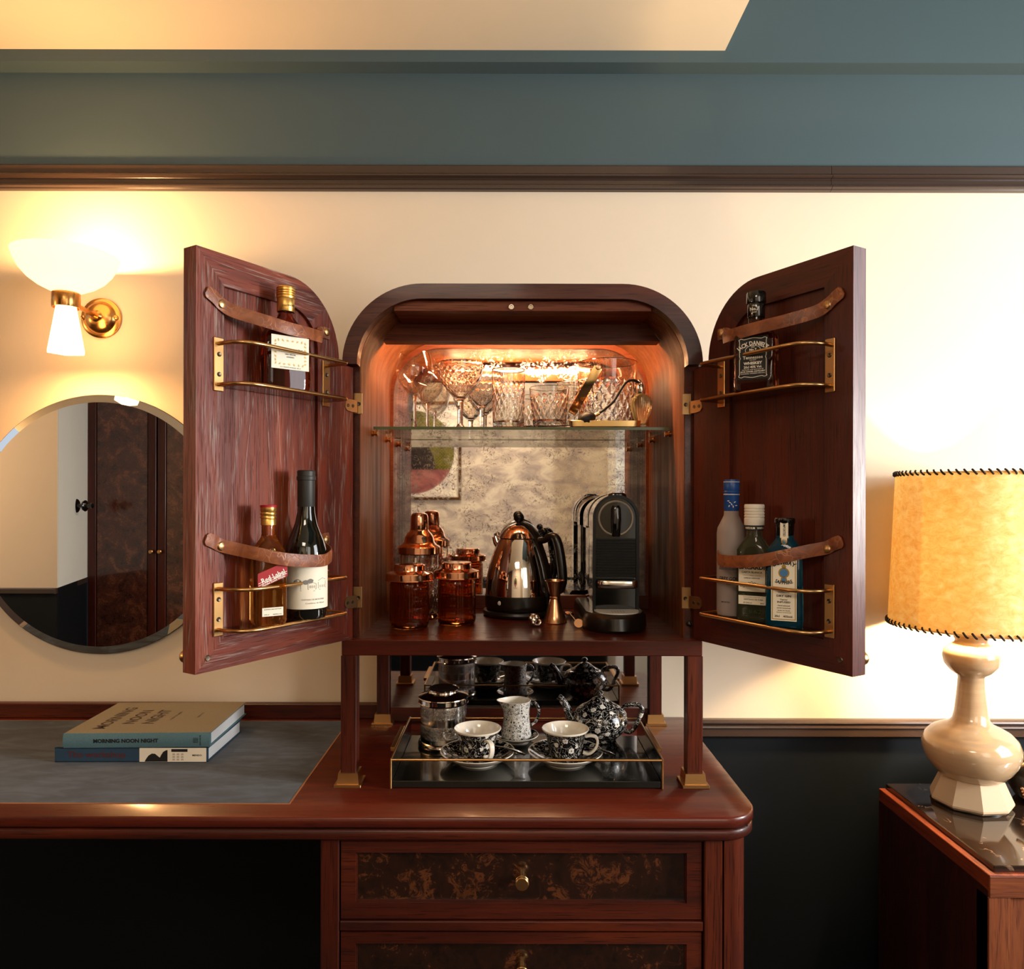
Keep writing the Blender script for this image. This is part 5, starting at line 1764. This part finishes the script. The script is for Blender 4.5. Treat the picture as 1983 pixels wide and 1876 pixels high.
# ------------------------------------------------------------------ round mirror
t = thing('round_mirror', 'large frameless round mirror with a cut glass rim on the cream wall', 'mirror', W(-1055, WY, -73))
TM = Matrix.Rotation(R(90), 4, 'X')
obj('mirror_plate', G().lathe([(0, 13), (314, 13)], 160, M=TM), M['mirror'], t, smooth=0)
obj('bevel', G().lathe([(314, 13), (333, 8.6)], 160, M=TM), M['bevelmirror'], t, smooth=20)
obj('backing', G().lathe([(333.4, 8.8), (334, 8), (334, 4), (326, 2), (0, 2)], 160, M=TM), mat('dark_mirror_edge', c(42, 32, 26), 0.3, 0.6), t)

# ------------------------------------------------------------------ wall light
t = thing('wall_sconce', 'brass wall light with opal bowl above and faceted glass cone below', 'wall light', W(-1056, WY, 465))
obj('wall_plate', G().lathe([(0, 0), (50, 0), (52, 3), (51, 6), (47, 8), (42, 9), (40, 13), (32, 20), (20, 25), (10, 27), (0, 27)], 56, M=Matrix.Translation((0, 0, -6)) @ TM), M['brass_lamp'], t)
for sx in (-42, 42):
    obj('plate_screw', G().lathe([(0, 8), (5, 8), (6.5, 11), (5, 15), (2, 16), (0, 16)], 16, M=Matrix.Translation((sx, 0, -6)) @ TM), M['brass_lamp'], t)
obj('arm', G().cyl((0, -26, -6), (0, -140, 0), 6, 18).lathe([(0, 26), (14, 26), (15, 29), (10, 34), (0, 34)], 24, M=Matrix.Translation((0, 0, -6)) @ TM), M['brass_lamp'], t)
AX = Matrix.Translation((0, -154, 0))
obj('collar', G().lathe([(27, -18), (30, -18), (30.4, -17), (30.4, 16), (30, 17), (27, 17), (27, 10), (0, 10), (0, -10), (27, -10), (27, -18)], 44, M=AX), M['brass_lamp'], t)
bowl = [(24, 14), (28, 19), (42, 25), (62, 35), (82, 50), (98, 69), (109, 90), (114, 107), (112, 108), (106, 91), (95, 71), (79, 53), (59, 38), (40, 28), (22, 22)]
obj('opal_bowl', G().lathe(bowl, 64, M=AX), M['opal'], t, smooth=50)
obj('glass_cone', G().lathe([(22, -12), (25, -20), (44, -124), (42, -124), (23, -20)], 6, M=AX, a0=R(62)), M['opal_cone'], t, smooth=0)
obj('bulb', G().ball((0, -154, 62), 20), M['bulb'], t)
obj('bulb', G().ball((0, -154, -70), 14), M['bulb'], t)
SC = W(-1056, WY - 154, 465)
point('sconce_up_light', SC + Vector((0, 0, 0.09)), 12, (1.0, 0.55, 0.22), 0.022)
point('sconce_down_light', SC + Vector((0, 0, -0.105)), 9, (1.0, 0.50, 0.18), 0.016)

# ------------------------------------------------------------------ bedside cabinet, table lamp, dark pot
t = thing('bedside_cabinet', 'oak bedside cabinet with a black marble top under the table lamp', 'cabinet', W(1180, 0, -1320))
nz = -720 + 1320
obj('side_panel', G().box(-262, -244, -14, 400, 30, nz - 32), M['side_dark'], t)
obj('side_panel', G().box(244, 262, -14, 400, 30, nz - 32), M['side_dark'], t)
obj('back_panel', G().box(-244, 244, 380, 400, 30, nz - 32), M['side_dark'], t)
obj('top_frame', G().box(-262, 262, -19, 400, nz - 32, nz - 0.5, bev=1.2), M['walnut_y'], t)
obj('front_rail', G().box(-261.5, 261.5, -20, -8, nz - 44, nz - 3, bev=1), M['walnut_x'], t)
obj('marble_top', G().box(-246, 262, -8, 398, nz - 1, nz + 12, bev=1.5), M['marble'], t)
obj('post', G().box(-262, -220, -18, 20, 0, nz - 44, bev=1), M['walnut_z'], t)
obj('post', G().box(220, 262, -18, 20, 0, nz - 44, bev=1), M['walnut_z'], t)
d = obj('door', G().strip([(-216, 40), (216, 40), (216, nz - 48), (-216, nz - 48)], [(-176, 80), (176, 80), (176, nz - 88), (-176, nz - 88)], -12, 8, closed=True), M['walnut_z'], t, smooth=20)
obj('door_panel', G().box(-177, 177, -4, 2, 79, nz - 87), M['burl'], d)
obj('knob', G().lathe([(0, 0), (7, 0), (7, 14), (11, 18), (11, 26), (0, 27)], 20, M=Matrix.Translation((-196, -12, nz - 200)) @ TM), M['brass'], d)

LX, LY = 1073.5, 285
t = thing('table_lamp', 'cream ceramic table lamp with a laced parchment drum shade', 'lamp', W(LX, LY, -708 + 0.2))
lz = 708
obj('faceted_foot', G().lathe([(0, 2), (80, 2), (86, 8), (86, 12), (74, 40), (64, 64), (0, 64)], 9, a0=R(14)), M['matt_ceramic'], t, smooth=12)
obj('foot_felt', G().lathe([(0, 0), (76, 0), (76, 3), (0, 3)], 40), M['black'], t)
obj('ceramic_body', G().lathe([(0, 60), (60, 62), (70, 68), (84, 84), (95, 102), (101, 122), (101, 136), (94, 154), (80, 168), (60, 178), (46, 184), (38, 194), (34, 212), (31, 240), (28, 270), (27, 292), (30, 297), (44, 306), (56, 322), (59, 340), (56, 354), (46, 364), (38, 369), (34, 372), (33, 378), (36, 384), (36, 396), (33, 398), (0, 398)], 72), M['cream_ceramic'], t, smooth=50)
obj('lamp_holder', G().cyl((0, 0, 396), (0, 0, 505), 13, 20), M['brass_lamp'], t)
obj('bulb', G().ball((0, 0, 545), 24), M['bulb'], t)
zb, zt, rb, rt = lz - 294, lz + 56, 173, 157
sh = obj('shade', G().lathe([(rb, zb), (rt, zt), (rt - 1.6, zt), (rb - 1.6, zb), (rb, zb)], 96), M['shade'], t, smooth=40)
obj('shade_rim', G().tube([(rb * math.cos(2 * math.pi * k / 64), rb * math.sin(2 * math.pi * k / 64), zb) for k in range(65)], 2.0, 8), M['shade'], sh, smooth=60)
obj('shade_rim', G().tube([(rt * math.cos(2 * math.pi * k / 64), rt * math.sin(2 * math.pi * k / 64), zt) for k in range(65)], 2.0, 8), M['shade'], sh, smooth=60)
g = G().tube([(-4.2, 0, -5), (-1.8, 3.6, -2.8), (2.4, 3.6, 2.8), (4.6, 0, 5.5)], 2.2, 6)
st0 = obj('stitch', g, M['cord'], sh, smooth=60)
first = True
for rr_, zz in ((rb, zb), (rt, zt)):
    NS = 66
    for k in range(NS):
        a = 2 * math.pi * k / NS
        s_ = st0 if first else st0.copy()
        if not first:
            COL.objects.link(s_)
            s_.parent = sh
        first = False
        s_.location = (rr_ * math.cos(a) * MM, rr_ * math.sin(a) * MM, zz * MM)
        s_.rotation_euler = (0, 0, a - math.pi / 2)
point('table_lamp_light', W(LX, LY, -185), 64, (1.0, 0.66, 0.33), 0.03)

t = thing('dark_pot', 'dark metal pot with a bead on its bail, behind the table lamp', 'pot', W(1262, 300, -708 + 0.3))
obj('pot_body', G().lathe([(0, 0), (50, 0), (66, 8), (78, 30), (80, 60), (70, 84), (60, 92), (56, 90), (66, 70), (70, 40), (0, 20)], 48), M['bronzeblack'], t)
obj('bail', G().tube(smooth_path([(-84, -20, 84), (-60, -26, 96), (-20, -30, 104), (30, -30, 108)]), 4, 10), M['brass'], t, smooth=60)
obj('bead', G().ball((-66, -40, 70), 13, seg=24), M['steel'], t)
for k in range(5):
    obj('fringe_bead', G().ball((-82 + 2.5 * k, -34, 40 - 7 * k), 4, seg=10), M['coppers'], t)
